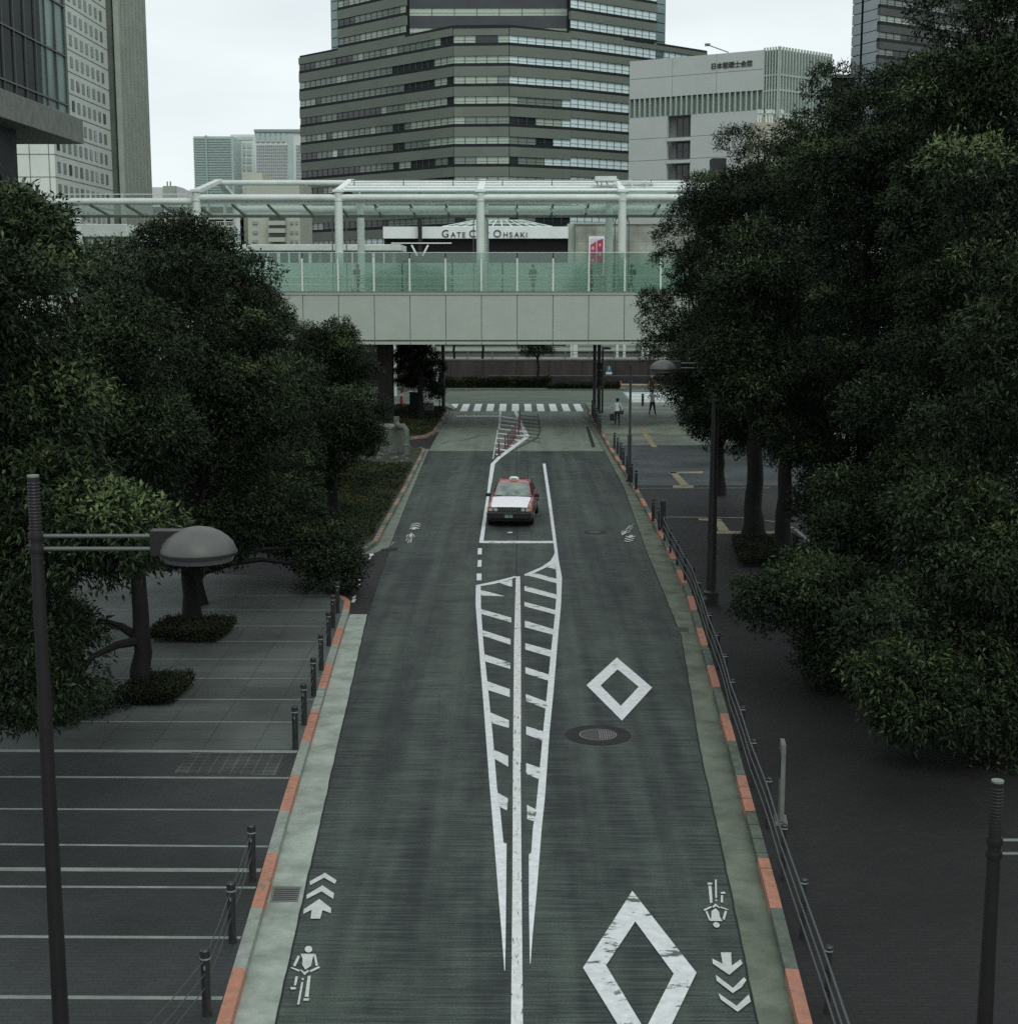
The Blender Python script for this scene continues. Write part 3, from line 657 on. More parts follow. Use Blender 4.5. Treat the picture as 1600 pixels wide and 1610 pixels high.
LT = 'street trees along the left pavement'; RT = 'street trees along the right pavement'
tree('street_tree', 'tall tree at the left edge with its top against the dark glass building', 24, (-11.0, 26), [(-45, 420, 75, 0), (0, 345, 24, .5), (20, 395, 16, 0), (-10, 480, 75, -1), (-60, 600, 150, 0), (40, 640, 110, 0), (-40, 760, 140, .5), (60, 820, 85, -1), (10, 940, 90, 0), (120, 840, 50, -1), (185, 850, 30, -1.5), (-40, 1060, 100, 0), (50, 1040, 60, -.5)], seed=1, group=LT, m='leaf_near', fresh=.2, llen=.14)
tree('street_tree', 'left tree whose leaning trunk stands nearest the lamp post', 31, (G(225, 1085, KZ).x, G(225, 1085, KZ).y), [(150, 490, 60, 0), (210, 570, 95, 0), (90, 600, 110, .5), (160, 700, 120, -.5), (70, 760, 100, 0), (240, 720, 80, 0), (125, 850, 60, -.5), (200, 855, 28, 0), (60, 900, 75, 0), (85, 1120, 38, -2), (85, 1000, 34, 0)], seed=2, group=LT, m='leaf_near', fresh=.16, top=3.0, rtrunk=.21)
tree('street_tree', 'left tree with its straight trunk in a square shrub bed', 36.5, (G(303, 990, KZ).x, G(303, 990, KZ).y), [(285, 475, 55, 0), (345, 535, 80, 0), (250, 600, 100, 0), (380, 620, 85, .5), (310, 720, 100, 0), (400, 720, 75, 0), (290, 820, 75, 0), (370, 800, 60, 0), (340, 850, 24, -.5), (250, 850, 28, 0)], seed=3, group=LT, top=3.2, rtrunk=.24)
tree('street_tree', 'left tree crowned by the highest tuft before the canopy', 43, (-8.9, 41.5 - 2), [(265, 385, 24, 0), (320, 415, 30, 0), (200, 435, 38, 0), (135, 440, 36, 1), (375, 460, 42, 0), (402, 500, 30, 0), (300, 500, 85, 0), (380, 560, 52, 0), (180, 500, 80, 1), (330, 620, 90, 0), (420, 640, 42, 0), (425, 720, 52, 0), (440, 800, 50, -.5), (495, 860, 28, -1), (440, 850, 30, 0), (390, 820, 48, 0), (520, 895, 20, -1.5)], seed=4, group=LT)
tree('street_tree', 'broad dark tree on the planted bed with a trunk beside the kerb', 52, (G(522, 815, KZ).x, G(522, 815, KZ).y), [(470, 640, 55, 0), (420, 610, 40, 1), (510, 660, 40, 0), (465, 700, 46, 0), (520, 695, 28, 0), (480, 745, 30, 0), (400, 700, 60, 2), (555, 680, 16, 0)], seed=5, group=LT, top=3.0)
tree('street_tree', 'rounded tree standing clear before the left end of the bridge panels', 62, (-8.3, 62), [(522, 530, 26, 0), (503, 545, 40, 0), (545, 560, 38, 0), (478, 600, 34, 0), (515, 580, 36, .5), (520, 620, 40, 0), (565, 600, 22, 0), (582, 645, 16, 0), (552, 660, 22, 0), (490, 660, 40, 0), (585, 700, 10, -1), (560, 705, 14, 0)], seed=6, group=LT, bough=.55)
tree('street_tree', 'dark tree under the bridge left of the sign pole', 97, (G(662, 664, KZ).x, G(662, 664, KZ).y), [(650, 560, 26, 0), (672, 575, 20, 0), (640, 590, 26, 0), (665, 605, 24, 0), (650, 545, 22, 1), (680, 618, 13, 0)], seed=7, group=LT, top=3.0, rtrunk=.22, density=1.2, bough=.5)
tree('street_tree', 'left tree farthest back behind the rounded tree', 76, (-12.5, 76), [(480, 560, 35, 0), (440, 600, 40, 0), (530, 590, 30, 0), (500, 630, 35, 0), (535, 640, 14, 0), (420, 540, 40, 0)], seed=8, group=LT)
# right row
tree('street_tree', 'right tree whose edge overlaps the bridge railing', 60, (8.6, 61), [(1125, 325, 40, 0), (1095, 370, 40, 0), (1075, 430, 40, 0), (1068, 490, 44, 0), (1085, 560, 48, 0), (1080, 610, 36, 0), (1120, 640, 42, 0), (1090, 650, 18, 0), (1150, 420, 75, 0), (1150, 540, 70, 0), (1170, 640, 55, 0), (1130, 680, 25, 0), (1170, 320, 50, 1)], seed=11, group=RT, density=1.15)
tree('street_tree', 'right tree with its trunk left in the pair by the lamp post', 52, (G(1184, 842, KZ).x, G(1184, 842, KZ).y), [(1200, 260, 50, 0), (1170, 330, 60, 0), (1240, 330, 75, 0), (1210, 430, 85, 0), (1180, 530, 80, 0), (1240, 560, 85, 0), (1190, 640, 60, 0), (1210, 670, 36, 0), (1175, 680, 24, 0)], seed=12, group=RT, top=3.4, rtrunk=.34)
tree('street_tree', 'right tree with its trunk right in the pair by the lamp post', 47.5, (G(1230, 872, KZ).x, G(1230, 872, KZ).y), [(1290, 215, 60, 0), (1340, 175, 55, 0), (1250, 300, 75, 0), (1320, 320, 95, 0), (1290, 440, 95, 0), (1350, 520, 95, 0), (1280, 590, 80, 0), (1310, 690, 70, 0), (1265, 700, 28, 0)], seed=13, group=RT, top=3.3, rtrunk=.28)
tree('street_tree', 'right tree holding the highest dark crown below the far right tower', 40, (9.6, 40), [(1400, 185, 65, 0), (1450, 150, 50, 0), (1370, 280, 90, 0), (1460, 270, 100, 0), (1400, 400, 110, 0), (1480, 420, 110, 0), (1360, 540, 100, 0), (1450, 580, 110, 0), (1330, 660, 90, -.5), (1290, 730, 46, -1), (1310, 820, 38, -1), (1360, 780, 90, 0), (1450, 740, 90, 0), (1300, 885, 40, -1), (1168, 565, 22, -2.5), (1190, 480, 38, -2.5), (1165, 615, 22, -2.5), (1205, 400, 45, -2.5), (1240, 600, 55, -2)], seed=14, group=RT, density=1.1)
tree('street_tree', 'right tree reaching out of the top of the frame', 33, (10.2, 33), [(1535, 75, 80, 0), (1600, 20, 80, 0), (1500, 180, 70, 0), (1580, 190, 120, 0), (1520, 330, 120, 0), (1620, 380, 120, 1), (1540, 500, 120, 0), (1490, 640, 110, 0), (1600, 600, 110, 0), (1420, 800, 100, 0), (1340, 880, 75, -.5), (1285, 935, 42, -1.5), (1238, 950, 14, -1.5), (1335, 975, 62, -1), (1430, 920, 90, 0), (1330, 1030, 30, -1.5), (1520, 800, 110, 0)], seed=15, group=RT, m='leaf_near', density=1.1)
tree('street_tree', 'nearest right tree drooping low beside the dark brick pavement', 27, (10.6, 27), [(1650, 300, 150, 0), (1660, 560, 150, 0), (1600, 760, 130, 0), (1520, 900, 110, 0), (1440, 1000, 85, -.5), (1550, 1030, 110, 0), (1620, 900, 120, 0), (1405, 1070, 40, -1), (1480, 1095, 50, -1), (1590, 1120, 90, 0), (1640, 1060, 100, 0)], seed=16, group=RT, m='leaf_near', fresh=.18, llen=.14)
# trees of the second row and under the bridge
for i, (px, Y, r, h) in enumerate([(845, 128, 15, 3.6), (760, 138, 14, 5.0), (715, 138, 12, 4.2)]):
    c = G(px, 0 + 450 + CAM_H * F_PX / Y)
    pyt = 450 + (CAM_H - h) * F_PX / Y
    tree('street_tree', ['small round tree on the median straight under the bridge', 'thin tree before the brown wall right of the tall pole', 'thin tree before the brown wall at the tall pole'][i], Y, (c.x, Y), [(px, pyt, r, 0), (px + r, pyt + 4, r * .7, 0), (px - r, pyt + 2, r * .7, 0), (px, pyt - r * .8, r * .8, 0)], seed=30 + i, top=h - 1.0, rtrunk=.14, bough=.4, group='small trees beyond the crossing')
tree('street_tree', 'dark tree between the right tree row and the plaza', 75, (13.5, 76), [(1170, 560, 50, 0), (1120, 600, 40, 0), (1200, 640, 40, 0), (1230, 560, 50, 0), (1150, 480, 50, 0), (1200, 460, 50, 0)], seed=40, group=RT)

def leafy_patch(name, poly_fn, n, h, m, label, cat, kind=None, seed=0, llen=.07, mound=None, base_m=None, parent=None):
    rng = np.random.default_rng(seed); pts = []
    while len(pts) < n:
        p = poly_fn(rng)
        if p is not None: pts.append(p)
    pts = np.array(pts); d = np.tile(np.array([[0, 0, .9]]), (len(pts), 1))
    tn = np.array([mnoise.noise(Vector((p[0] * .7, p[1] * .7, 3.0))) for p in pts]) * .9 + .45
    me = leaves_mesh(name, pts, d, tn, 5, llen, llen * .45, .07, rng, droop=0); me.materials.append(M[m])
    o = bpy.data.objects.new(name, me); COL.objects.link(o)
    if label: tag(o, label, cat, kind=kind)
    if parent: o.parent = parent
    return o
# square shrub beds round the left trunks
def shrub_bed(px, py, w, d, label, seed):
    c = G(px, py, KZ)
    def f(rng):
        x, y = rng.uniform(-w, w), rng.uniform(-d, d); hgt = .30 + rng.normal(0, .03)
        return (c.x + x + y * .1, c.y + y, KZ + rng.uniform(.1, 1) ** .5 * hgt)
    return leafy_patch('shrub_bed', f, 5200, .4, 'shrub', label, 'shrubs', seed=seed)
shrub_bed(303, 1000, .88, .8, 'square bed of dark low shrubs round the straight left trunk', 50)
shrub_bed(245, 1095, .58, .8, 'dark low shrub bed at the foot of the leaning left trunk', 51)
shrub_bed(1208, 872, 1.1, 2.2, 'dark shrubs round the paired trunks on the right', 52)
# planted bed ground cover
poly2 = [Vector(v[:2]) for v in [(-14, G(500, 860).y)] + [tuple(p.xy) for p in offset_path(lk2, .25)][1:] + [(-14, G(640, 704).y)]]
def inpoly(x, y, pl):
    c = False; n = len(pl)
    for i in range(n):
        a, b_ = pl[i], pl[(i + 1) % n]
        if (a[1] > y) != (b_[1] > y) and x < (b_[0] - a[0]) * (y - a[1]) / (b_[1] - a[1]) + a[0]: c = not c
    return c
yrock = G(640, 738).y
def f2(rng):
    x, y = rng.uniform(-14, -3.4), rng.uniform(50, yrock)
    if not inpoly(x, y, poly2): return None
    return (x, y, KZ + .05 + .25 * abs(mnoise.noise(Vector((x * .6, y * .6, 0)))) + rng.uniform(0, .06))
leafy_patch('ground_cover', f2, 16000, .2, 'cover', 'green and rusty ground cover on the bed by the left kerb', 'ground cover', 'stuff', 60, .11)
poly3 = [Vector(v[:2]) for v in [(-16, G(640, 686).y)] + [tuple(p.xy) for p in offset_path(lk3, .25)][1:] + [(-16, G(700, 642).y)]]
def f3(rng):
    x, y = rng.uniform(-16, -3.4), rng.uniform(86, 107)
    if not inpoly(x, y, poly3): return None
    return (x, y, KZ + .05 + .35 * abs(mnoise.noise(Vector((x * .6, y * .6, 0)))) + rng.uniform(0, .08))
leafy_patch('ground_cover', f3, 12000, .2, 'cover', 'dark grassy cover on the far corner bed at left', 'ground cover', 'stuff', 61, .13)
# rockery of grey stones
b = MB(); rnd = random.Random(5)
for k in range(150):
    y = rnd.uniform(yrock - 1, G(640, 706).y - .2); x = rnd.uniform(-12.5, lerp_path([Vector((p.x, p.y, 0)) for p in lk2[3:]], y) - .5); s = rnd.uniform(.1, .28)
    bm = bmesh.new(); bmesh.ops.create_icosphere(bm, subdivisions=1, radius=s)
    for v in bm.verts: v.co *= rnd.uniform(.7, 1.2); v.co.z *= .6; v.co += Vector((x, y, KZ))
    bm.verts.index_update(); b.add([v.co.copy() for v in bm.verts], [tuple(v.index for v in f.verts) for f in bm.faces]); bm.free()
tag(b.build('stones', M['rock']), 'loose grey stones at the far end of the planted bed', 'stones', kind='stuff')
# long hedge on the median
def hedge(x0, x1, Y, d, h, label, seed, n):
    def f(rng):
        x, y = rng.uniform(x0, x1), rng.uniform(-d, d)
        hh = h * (.85 + .25 * mnoise.noise(Vector((x * .5, seed, 0))))
        s = rng.random()
        if s < .5: return (x, Y - d + rng.normal(0, .06), rng.uniform(.1, hh))
        return (x, Y + y, hh + rng.normal(0, .06))
    o = leafy_patch('hedge', f, n, h, 'shrub', label, 'hedge', seed=seed, llen=.16)
    bb = MB(); bb.box(((x0 + x1) / 2, Y, h * .42), (x1 - x0 - .3, d * 1.6, h * .8)); bb.build('core', M['soil'], o); return o
hedge(G(690, 612).x, G(866, 612).x, 127.5, .8, .95, 'long dark hedge on the median under the bridge', 70, 9000)
hedge(G(862, 612).x, G(972, 612).x, 126.5, .8, .5, 'lower rounded hedge at the right end of the median', 71, 5000)
b = MB(); b.prism([(-40, 125.4), (G(985, 612).x, 125.4), (G(975, 612).x, 129.2), (-40, 129.2)], -.02, .14); struct(b.build('median', M['kerb_r']), 'raised kerbed median strip')

# ------------------------------------------------------------------ wall, barrier, railway beyond the street
WY = 137.0
e = empty('retaining_wall', (0, WY, 0), 'long brown stained wall beyond the cross street', 'wall', world=True)
b = MB(); b.box((0, WY + .3, 1.0), (130, .6, 2.04)); b.build('wall', M['brick'], e)
b = MB(); b.box((0, WY + .3, 2.08), (130, .7, .12)); b.build('coping', M['concrete'], e)
b = MB()
for k in range(-20, 21): b.box((k * 3.1, WY - .01, 1.0), (.04, .03, 2.0))
b.build('joint', M['joint'], e)
e = empty('railway_barrier', (0, 150, 0), 'pale concrete barrier with rail above the brown wall', 'barrier', world=True)
b = MB(); b.box((0, 150, .9), (130, .4, 1.55)); b.build('barrier', M['fascia'], e)
b = MB()
for k in range(-25, 26): b.box((k * 2.5, 149.7, 1.95), (.09, .09, .8))
for z in (2.0, 2.3): b.bar((-63, 149.7, z), (63, 149.7, z), .05, .05)
b.build('rail', M['concrete'], e)
e = empty('railway_platform', (0, 166, 0), 'pale platform edge with dark track in front', 'platform', world=True)
b = MB(); b.box((0, 168, 1.2), (130, 6, 1.6)); b.build('slab', M['concrete'], e)
b = MB(); b.box((0, 164.8, 1.86), (130, .3, .34)); b.build('edge', M['fascia'], e)
for i, px in enumerate([898, 904, 1010, 1016, 674, 681, 970, 981]):
    e = empty('track_post', (P(px, 560, 158).x, 158, 0), 'white post %s behind the pale barrier' % ['thick right of the centre', 'thin right of the centre', 'left in the pair at the tree edge', 'right in the pair at the tree edge', 'left in the pair by the sign pole', 'right in the pair by the sign pole', 'slim left one above the blue sign', 'slim right one above the blue sign'][i], 'post', 'white posts beyond the barrier')
    w = .5 if px in (904, 1016) else .28
    b = MB(); b.box((0, 0, 3.2), (w if px != 898 else .18, w, 6.4)); b.build('shaft', M['whitesteel'], e)
    b = MB(); b.box((0, 0, .15), (w + .2, w + .2, .3)); b.build('footing', M['concrete'], e)
e = empty('station_building', (0, 182, 0), 'dark station block behind the track posts', 'building', world=True)
b = MB(); b.box((-30, 190, 4.5), (160, 12, 9)); b.build('wall', M['darkwall'], e)
for k in range(18): b = MB(); b.box((-60 + k * 7.3, 183.9, 3.2), (4.2, .2, 1.6)); b.build('window', M['void'], e)

# ------------------------------------------------------------------ footbridge
BY0, BY1, ZD = 88.0, 102.0, P(812, 460, 88).z        # near edge, far edge, deck rim height
ZB = P(812, 541, 88).z
PW = 55.6 * BY0 / F_PX
def bx(px, Y=BY0): return P(px, 450, Y).x
X0, X1 = bx(60), bx(1400)
br = empty('footbridge', (0, 95, 0), 'white and green glazed pedestrian footbridge spanning the road', 'footbridge', world=True)
b = MB()
k0 = bx(475.5); i0 = int((X0 - k0) / PW) - 1; i1 = int((X1 - k0) / PW) + 1
XA, XB = k0 + i0 * PW, k0 + i1 * PW
for i in range(i0, i1):
    xa = k0 + i * PW
    b.box((xa + PW / 2, BY0 + .06, (ZD + ZB) / 2 + .1), (PW - .035, .12, ZD - ZB - .30))
    b.box((xa + PW / 2, BY0 + .09, ZB + .06), (PW - .035, .14, .17))
b.build('fascia_panel', M['fascia'], br, bevel=.01)
b = MB(); b.box(((XA + XB) / 2, (BY0 + BY1) / 2 + .1, (ZD + ZB) / 2 - .02), (XB - XA, BY1 - BY0 - .2, ZD - ZB - .3)); b.build('girder', M['fascia'], br)
b = MB(); b.box(((XA + XB) / 2, (BY0 + BY1) / 2, ZD - .06), (XB - XA, BY1 - BY0 + .1, .14)); b.build('deck', M['deckfloor'], br)
b = MB(); b.box(((XA + XB) / 2, BY0 + .02, ZD + .05), (XB - XA, .16, .07)); b.build('rim', M['concrete'], br)
ZG = P(812, 397, BY0).z; ZP = P(812, 406, BY0).z
for i in range(i0, i1):
    xa = k0 + i * PW
    b = MB(); b.box((xa + PW / 2, BY0 + .1, (ZD + .1 + ZG) / 2), (PW - .06, .02, ZG - ZD - .1)); b.build('glass_pane', M['glass_g'], br)
    b = MB(); b.box((xa, BY0 + .02, (ZD + ZP) / 2), (.1, .12, ZP - ZD)); b.build('baluster', M['whitesteel'], br)
b = MB()
for z in (ZD + .25, ZD + .62, ZD + .85, ZD + 1.02): b.tube([(XA, BY0 + .32, z), (XB, BY0 + .32, z)], .03, 8)
b.tube([(XA, BY0 + .1, ZG + .01), (XB, BY0 + .1, ZG + .01)], .02, 6)
b.build('handrail', M['whitesteel'], br)
ZF = P(812, 413, BY1).z
for i in range(i0 // 2, i1 // 2 + 1):                                   # far balustrade
    xa = bx(475.5, BY1) + i * PW * 1.62
    b = MB(); b.box((xa + PW * .81, BY1 - .1, (ZD + ZF) / 2), (PW * 1.62 - .12, .03, ZF - ZD)); b.build('rear_glass_pane', M['glass_rear'], br)
b = MB()
for z in (ZD + .5, ZD + 1.05): b.tube([(XA, BY1 - .3, z), (XB, BY1 - .3, z)], .03, 8)
b.build('rear_handrail', M['whitesteel'], br)
# columns
ZC = P(812, 300, BY0).z
CXN = [bx(x) for x in (86, 309, 532, 755, 978, 1201)]; COLR = .25
for i, x in enumerate(CXN):
    if i == 0: continue
    b = MB(); b.lathe([(COLR, 0), (COLR, ZC - ZD - .55), (COLR + .035, ZC - ZD - .54), (COLR + .035, ZC - ZD - .46), (COLR, ZC - ZD - .45), (COLR, ZC - ZD)], (x, BY0 + .75, ZD), 20)
    b.build('column', M['whitesteel'], br, smooth=True)
    b = MB()
    for s in (-1, 1):
        b.tube([(x + s * .42, BY0 + .9, ZD + .1), (x + s * .42, BY0 + .9, ZC - 1.75), (x + s * .27, BY0 + .8, ZC - 1.35)], .035, 6)
    b.build('downpipe', M['steel'], br)
    b = MB(); RZ, RY = P(812, 284, 95.6).z, 95.6
    b.bar((x, BY0 + .6, ZC + .02), (x, RY, RZ), .42, .22); b.bar((x, RY, RZ), (x, BY1, ZC + .02), .42, .22)
    b.box((x, BY0 + .75, ZC + .06), (.62, .62, .14)); b.build('gable_bracket', M['bright'] if i > 1 else M['whitesteel'], br)
    b = MB(); b.lathe([(COLR, 0), (COLR, ZC - ZD)], (x, BY1 - .75, ZD), 16); b.build('rear_column', M['whitesteel'], br, smooth=True)
b = MB(); b.lathe([(.3, 0), (.3, 5.2)], (P(121, 360, 96).x, 96, ZD), 16); b.build('rear_column', M['whitesteel'], br, smooth=True)
zp = P(812, 309.5, BY0).z
b = MB(); b.tube([(CXN[1], BY0 + .75, zp), (XB, BY0 + .75, zp)], .21, 16); b.build('roof_pipe', M['whitesteel'], br, smooth=True)
b = MB(); b.tube([(CXN[1], RY, RZ - .12), (XB, RY, RZ - .12)], .17, 12); b.build('ridge_pipe', M['whitesteel'], br, smooth=True)
b = MB(); b.tube([(CXN[1], BY1 - .7, zp), (XB, BY1 - .7, zp)], .21, 12); b.build('rear_roof_pipe', M['whitesteel'], br, smooth=True)
b = MB(); zl = P(812, 316, BY0 + 1).z; b.tube([(XA, BY0 + 1.1, zl), (CXN[1], BY0 + 1.1, zl)], .2, 12); b.tube([(XA, BY0 + 1.1, zl + .42), (bx(292), BY0 + 1.1, zl + .42)], .03, 6)
for px in (140, 190, 240, 290): b.tube([(bx(px), BY0 + 1.1, zl + .1), (bx(px), BY0 + 1.1, zl + .42)], .025, 6)
b.build('roof_pipe', M['whitesteel'], br, smooth=True)
# louvred roof (white slats) from the third column on
b = MB(); ns = 4
for k in range(ns):
    t = (k + .55) / ns; y = BY0 + .75 + (RY - BY0 - .75) * t; z = ZC + (RZ - ZC) * t
    b.tube([(CXN[2], y, z), (XB, y, z)], .1, 8)
b.build('roof_louvre', M['bright'], br)
b = MB(); b.add([(CXN[2], RY, RZ + .02), (XB, RY, RZ + .02), (XB, BY1, ZC + .05), (CXN[2], BY1, ZC + .05)], [(0, 1, 2, 3)]); b.build('rear_roof', M['glass_clear'], br)
# glass canopy sloping down inwards
ZA_, ZI, YI = P(812, 320, BY0 + 1.1).z, P(812, 338, 93.5).z, 93.5
b = MB(); nb = int((XB - XA) / (PW))
for i in range(nb):
    xa = XA + i * PW
    b.add([(xa + .06, BY0 + 1.1, ZA_), (xa + PW - .06, BY0 + 1.1, ZA_), (xa + PW - .06, YI, ZI), (xa + .06, YI, ZI)], [(0, 1, 2, 3)])
b.build('canopy_glass', M['glass_roof'], br)
b = MB()
for i in range(nb + 1):
    xa = XA + i * PW; b.bar((xa, BY0 + 1.05, ZA_ - .06), (xa, YI, ZI - .06), .09, .14)
b.build('canopy_rafter', M['concrete'], br)
b = MB(); b.box(((XA + XB) / 2, YI + .05, ZI - .05), (XB - XA, .2, .2)); b.build('canopy_beam', M['concrete'], br)
b = MB(); b.box(((XA + XB) / 2, BY0 + 1.1, ZA_ + .06), (XB - XA, .12, .14)); b.build('canopy_edge', M['bright'], br)
b = MB()
for i in range(nb):
    xa = XA + i * PW
    if xa > CXN[2]: b.add([(xa + .06, YI + .3, ZI + .02), (xa + PW - .06, YI + .3, ZI + .02), (xa + PW - .06, BY1 - 1, ZI + .55), (xa + .06, BY1 - 1, ZI + .55)], [(0, 1, 2, 3)])
b.build('rear_canopy_glass', M['glass_roof'], br)
b = MB()
for i, x in enumerate(CXN):
    if i < 2: continue
    for f_ in (.25, .5, .75):
        xx = x + f_ * (CXN[2] - CXN[1]); b.bar((xx + .1, BY0 + 1.9, zp - .15), (xx - .05, BY0 + 2.3, ZA_ - .45), .16, .1); b.bar((xx - .05, BY0 + 1.7, zp - .5), (xx + .12, BY0 + 2.1, zp - .75), .14, .08)
b.build('glass_clamp', M['bright'], br)
b = MB(); xx = bx(955)
b.box((xx, 91, P(812, 281, 91).z), (1.3, .8, .28)); b.box((xx + 1.6, 91.5, P(812, 284, 91).z), (1.4, .15, .1)); b.box((xx + 2.0, 91.5, P(812, 288, 91).z), (1.9, .5, .12))
for s in (-.6, .0, .6, 1.5, 2.4): b.bar((xx + s, 91, P(812, 282, 91).z), (xx + s + .15, 91, P(812, 293, 91).z), .09, .09)
b.build('roof_equipment', M['whitesteel'], br)
b = MB(); b.tube([(CXN[2] + .3, 93, P(812, 283, 93).z), (XB, 93, P(812, 283, 93).z)], .035, 6)
for k in range(9): x = CXN[2] + .5 + k * 3.1; b.tube([(x, 93, P(812, 283, 93).z), (x, 93, ZC + .5)], .025, 5)
b.build('roof_rail', M['steel'], br)
# piers
for px, nm in ((606, 'left'), (1105, 'right')):
    b = MB(); b.box((P(px, 560, 95).x, 95, (ZB + .1) / 2), (.95, 1.3, ZB + .1)); b.build('pier', M['brick'] if nm == 'left' else M['darkwall'], br)
# low white canopy roofs beyond the bridge
def slab_roof(px0, px1, py0, py1, Y, d, label):
    e = empty('platform_canopy', (0, Y, 0), label, 'canopy', world=True)
    a, c = P(px0, py0, Y), P(px1, py1, Y)
    b = MB(); b.box(((a.x + c.x) / 2, Y + d / 2, (a.z + c.z) / 2), (c.x - a.x, d, a.z - c.z)); b.build('roof', M['whitesteel'], e, bevel=.05)
    b = MB(); n = max(2, int((c.x - a.x) / 4))
    for k in range(n): b.box((a.x + .8 + (c.x - a.x - 1.6) * k / (n - 1), Y + d / 2, c.z / 2), (.25, .25, c.z))
    b.build('post', M['whitesteel'], e); return e
slab_roof(360, 630, 384, 394, 116, 6, 'white canopy roof behind the bridge left of the sign')
slab_roof(100, 200, 352, 372, 114, 6, 'pale canopy roof behind the far left bridge column')
slab_roof(180, 262, 370, 381, 118, 6, 'lower pale canopy roof above the left treetops')
e = empty('concourse_building', (0, 128, 0), 'low dark glazed concourse seen over the bridge rail', 'building', world=True)
b = MB(); a = P(380, 396, 128); c = P(612, 396, 128); b.box(((a.x + c.x) / 2, 131, a.z / 2), (c.x - a.x, 6, a.z)); b.build('wall', M['void'], e)
b = MB()
for k in range(14):
    x = a.x + (c.x - a.x) * (k + .5) / 14; b.box((x, 127.9, a.z - 1.6), (.14 + .12 * (k % 3 == 0), .12, 3.2))
b.build('mullion', M['whitesteel'], e)

# ------------------------------------------------------------------ shopping gate building with lettering
GY = 170.0
def facing_box(b, px0, py0, px1, py1, Y, d, mi=0):
    a, c = P(px0, py0, Y), P(px1, py1, Y); b.box(((a.x + c.x) / 2, Y + d / 2, (a.z + c.z) / 2), (c.x - a.x, d, a.z - c.z), mi)
    return a, c
gt = empty('gate_building', (0, GY, 0), 'entrance building with GATE CITY OHSAKI lettering on a white band', 'building', world=True)
b = MB(); facing_box(b, 602, 356, 893, 374.5, GY, 3); b.build('sign_band', M['bright'], gt)
b = MB(); facing_box(b, 604, 374.6, 893, 425, GY + 2.0, 1); b.box((P(748, 400, GY).x, GY + 6, 6), (22, 5, 11)); b.build('dark_entrance', M['void'], gt)
b = MB(); facing_box(b, 893, 351, 912, 430, GY + 1.2, 8); b.box((P(902, 400, GY).x, GY + 6, 5), (1.5, 7, 10)); b.build('side_pier', M['fascia'], gt)
m_stone = paver_mat('pale_square_stone_wall', (.33, .36, .30), (.30, .33, .28), (.20, .22, .19), 1.0, 1.0, .02, big=.3)
def vert_paver(m):     # brick pattern upright: use x,z
    t = m.node_tree; mp = [n for n in t.nodes if n.type == 'MAPPING'][0]; mp.inputs['Rotation'].default_value = (math.pi / 2, 0, 0); return m
b = MB(); facing_box(b, 905, 352, 1330, 420, GY + .5, 6); facing_box(b, 905, 419, 1330, 545, GY + .6, 5.5); b.build('stone_wall', vert_paver(m_stone), gt)
b = MB(); facing_box(b, 903, 349.5, 1335, 352.2, GY + .3, 7); b.build('parapet', M['fascia'], gt)
# steel frames: post, V strut, pyramid rooflight
b = MB(); a = P(660, 345, GY - .6); b.box((a.x, GY - .6, a.z / 2 + 4), (.45, .4, a.z)); b.build('dark_post', M['darkwall'], gt)
b = MB()
for s in (-1, 1): b.bar(P(660 + s * 13, 385, GY - .9), P(660 + s * 4, 402, GY - .9), .22, .2)
b.bar(P(615, 382, GY - .9), P(710, 382, GY - .9), .12, .12); b.build('steel_strut', M['bright'], gt)
b = MB(); pk = P(785, 344, GY + 8)
pa, pc = P(695, 356, GY + 1), P(868, 356, GY + 1); tl, tr = P(746, 346, GY + 6), P(822, 346, GY + 6)
for t in np.linspace(0, 1, 12):
    b.bar(pa.lerp(pc, t), tl.lerp(tr, t), .1, .1)
for t in (0, .5, 1): b.bar(pa.lerp(tl, t), pc.lerp(tr, t), .1, .1)
b.build('rooflight_frame', M['bright'], gt)
b = MB(); b.add([pa, pc, tr, tl], [(0, 1, 2, 3)]); b.build('rooflight_glass', M['glass_clear'], gt)
def text_obj(name, body, m, parent, loc, size, ext=.05, rx=math.pi / 2, rz=0.0, align='LEFT', sx=1.0, offs=0.0):
    cu = bpy.data.curves.new('lettering', 'FONT'); cu.body = body; cu.size = size; cu.extrude = ext; cu.align_x = align; cu.offset = offs
    o = bpy.data.objects.new('lettering', cu); COL.objects.link(o)
    bpy.context.view_layer.update(); dg = bpy.context.evaluated_depsgraph_get()
    me = bpy.data.meshes.new_from_object(o.evaluated_get(dg)); bpy.data.objects.remove(o)
    me.materials.clear(); me.materials.append(m)
    o = bpy.data.objects.new(name, me); COL.objects.link(o); o.parent = parent
    if parent.get('world_parts'): o.matrix_parent_inverse = Matrix.Translation(-parent.location)
    o.location = loc; o.rotation_euler = (rx, 0, rz); o.scale = (sx, 1, 1); return o
M['letter'] = flat('dark_bronze_letter', (.03, .03, .027), .5)
k_ = GY / F_PX
def caps(word, px0, px1, cap_h, small_h):
    # large first capital and small capitals, spread between two positions
    n = len(word); xs = []
    AD = dict(G=1.1, C=1.05, O=1.2, A=1.0, H=1.08, T=.88, E=.84, S=.84, K=.98, I=.5, Y=.95)
    wts = [AD[word[0]] * 1.42] + [AD[ch] for ch in word[1:]]; tot = sum(wts); acc = 0
    for ch, w in zip(word, wts):
        px = px0 + (px1 - px0) * acc / tot; acc += w
        h = cap_h if acc == wts[0] else small_h
        text_obj('letter', ch, M['letter'], gt, P(px, 372.6, GY - .05), h * k_ / .70, .04, sx=1.0)
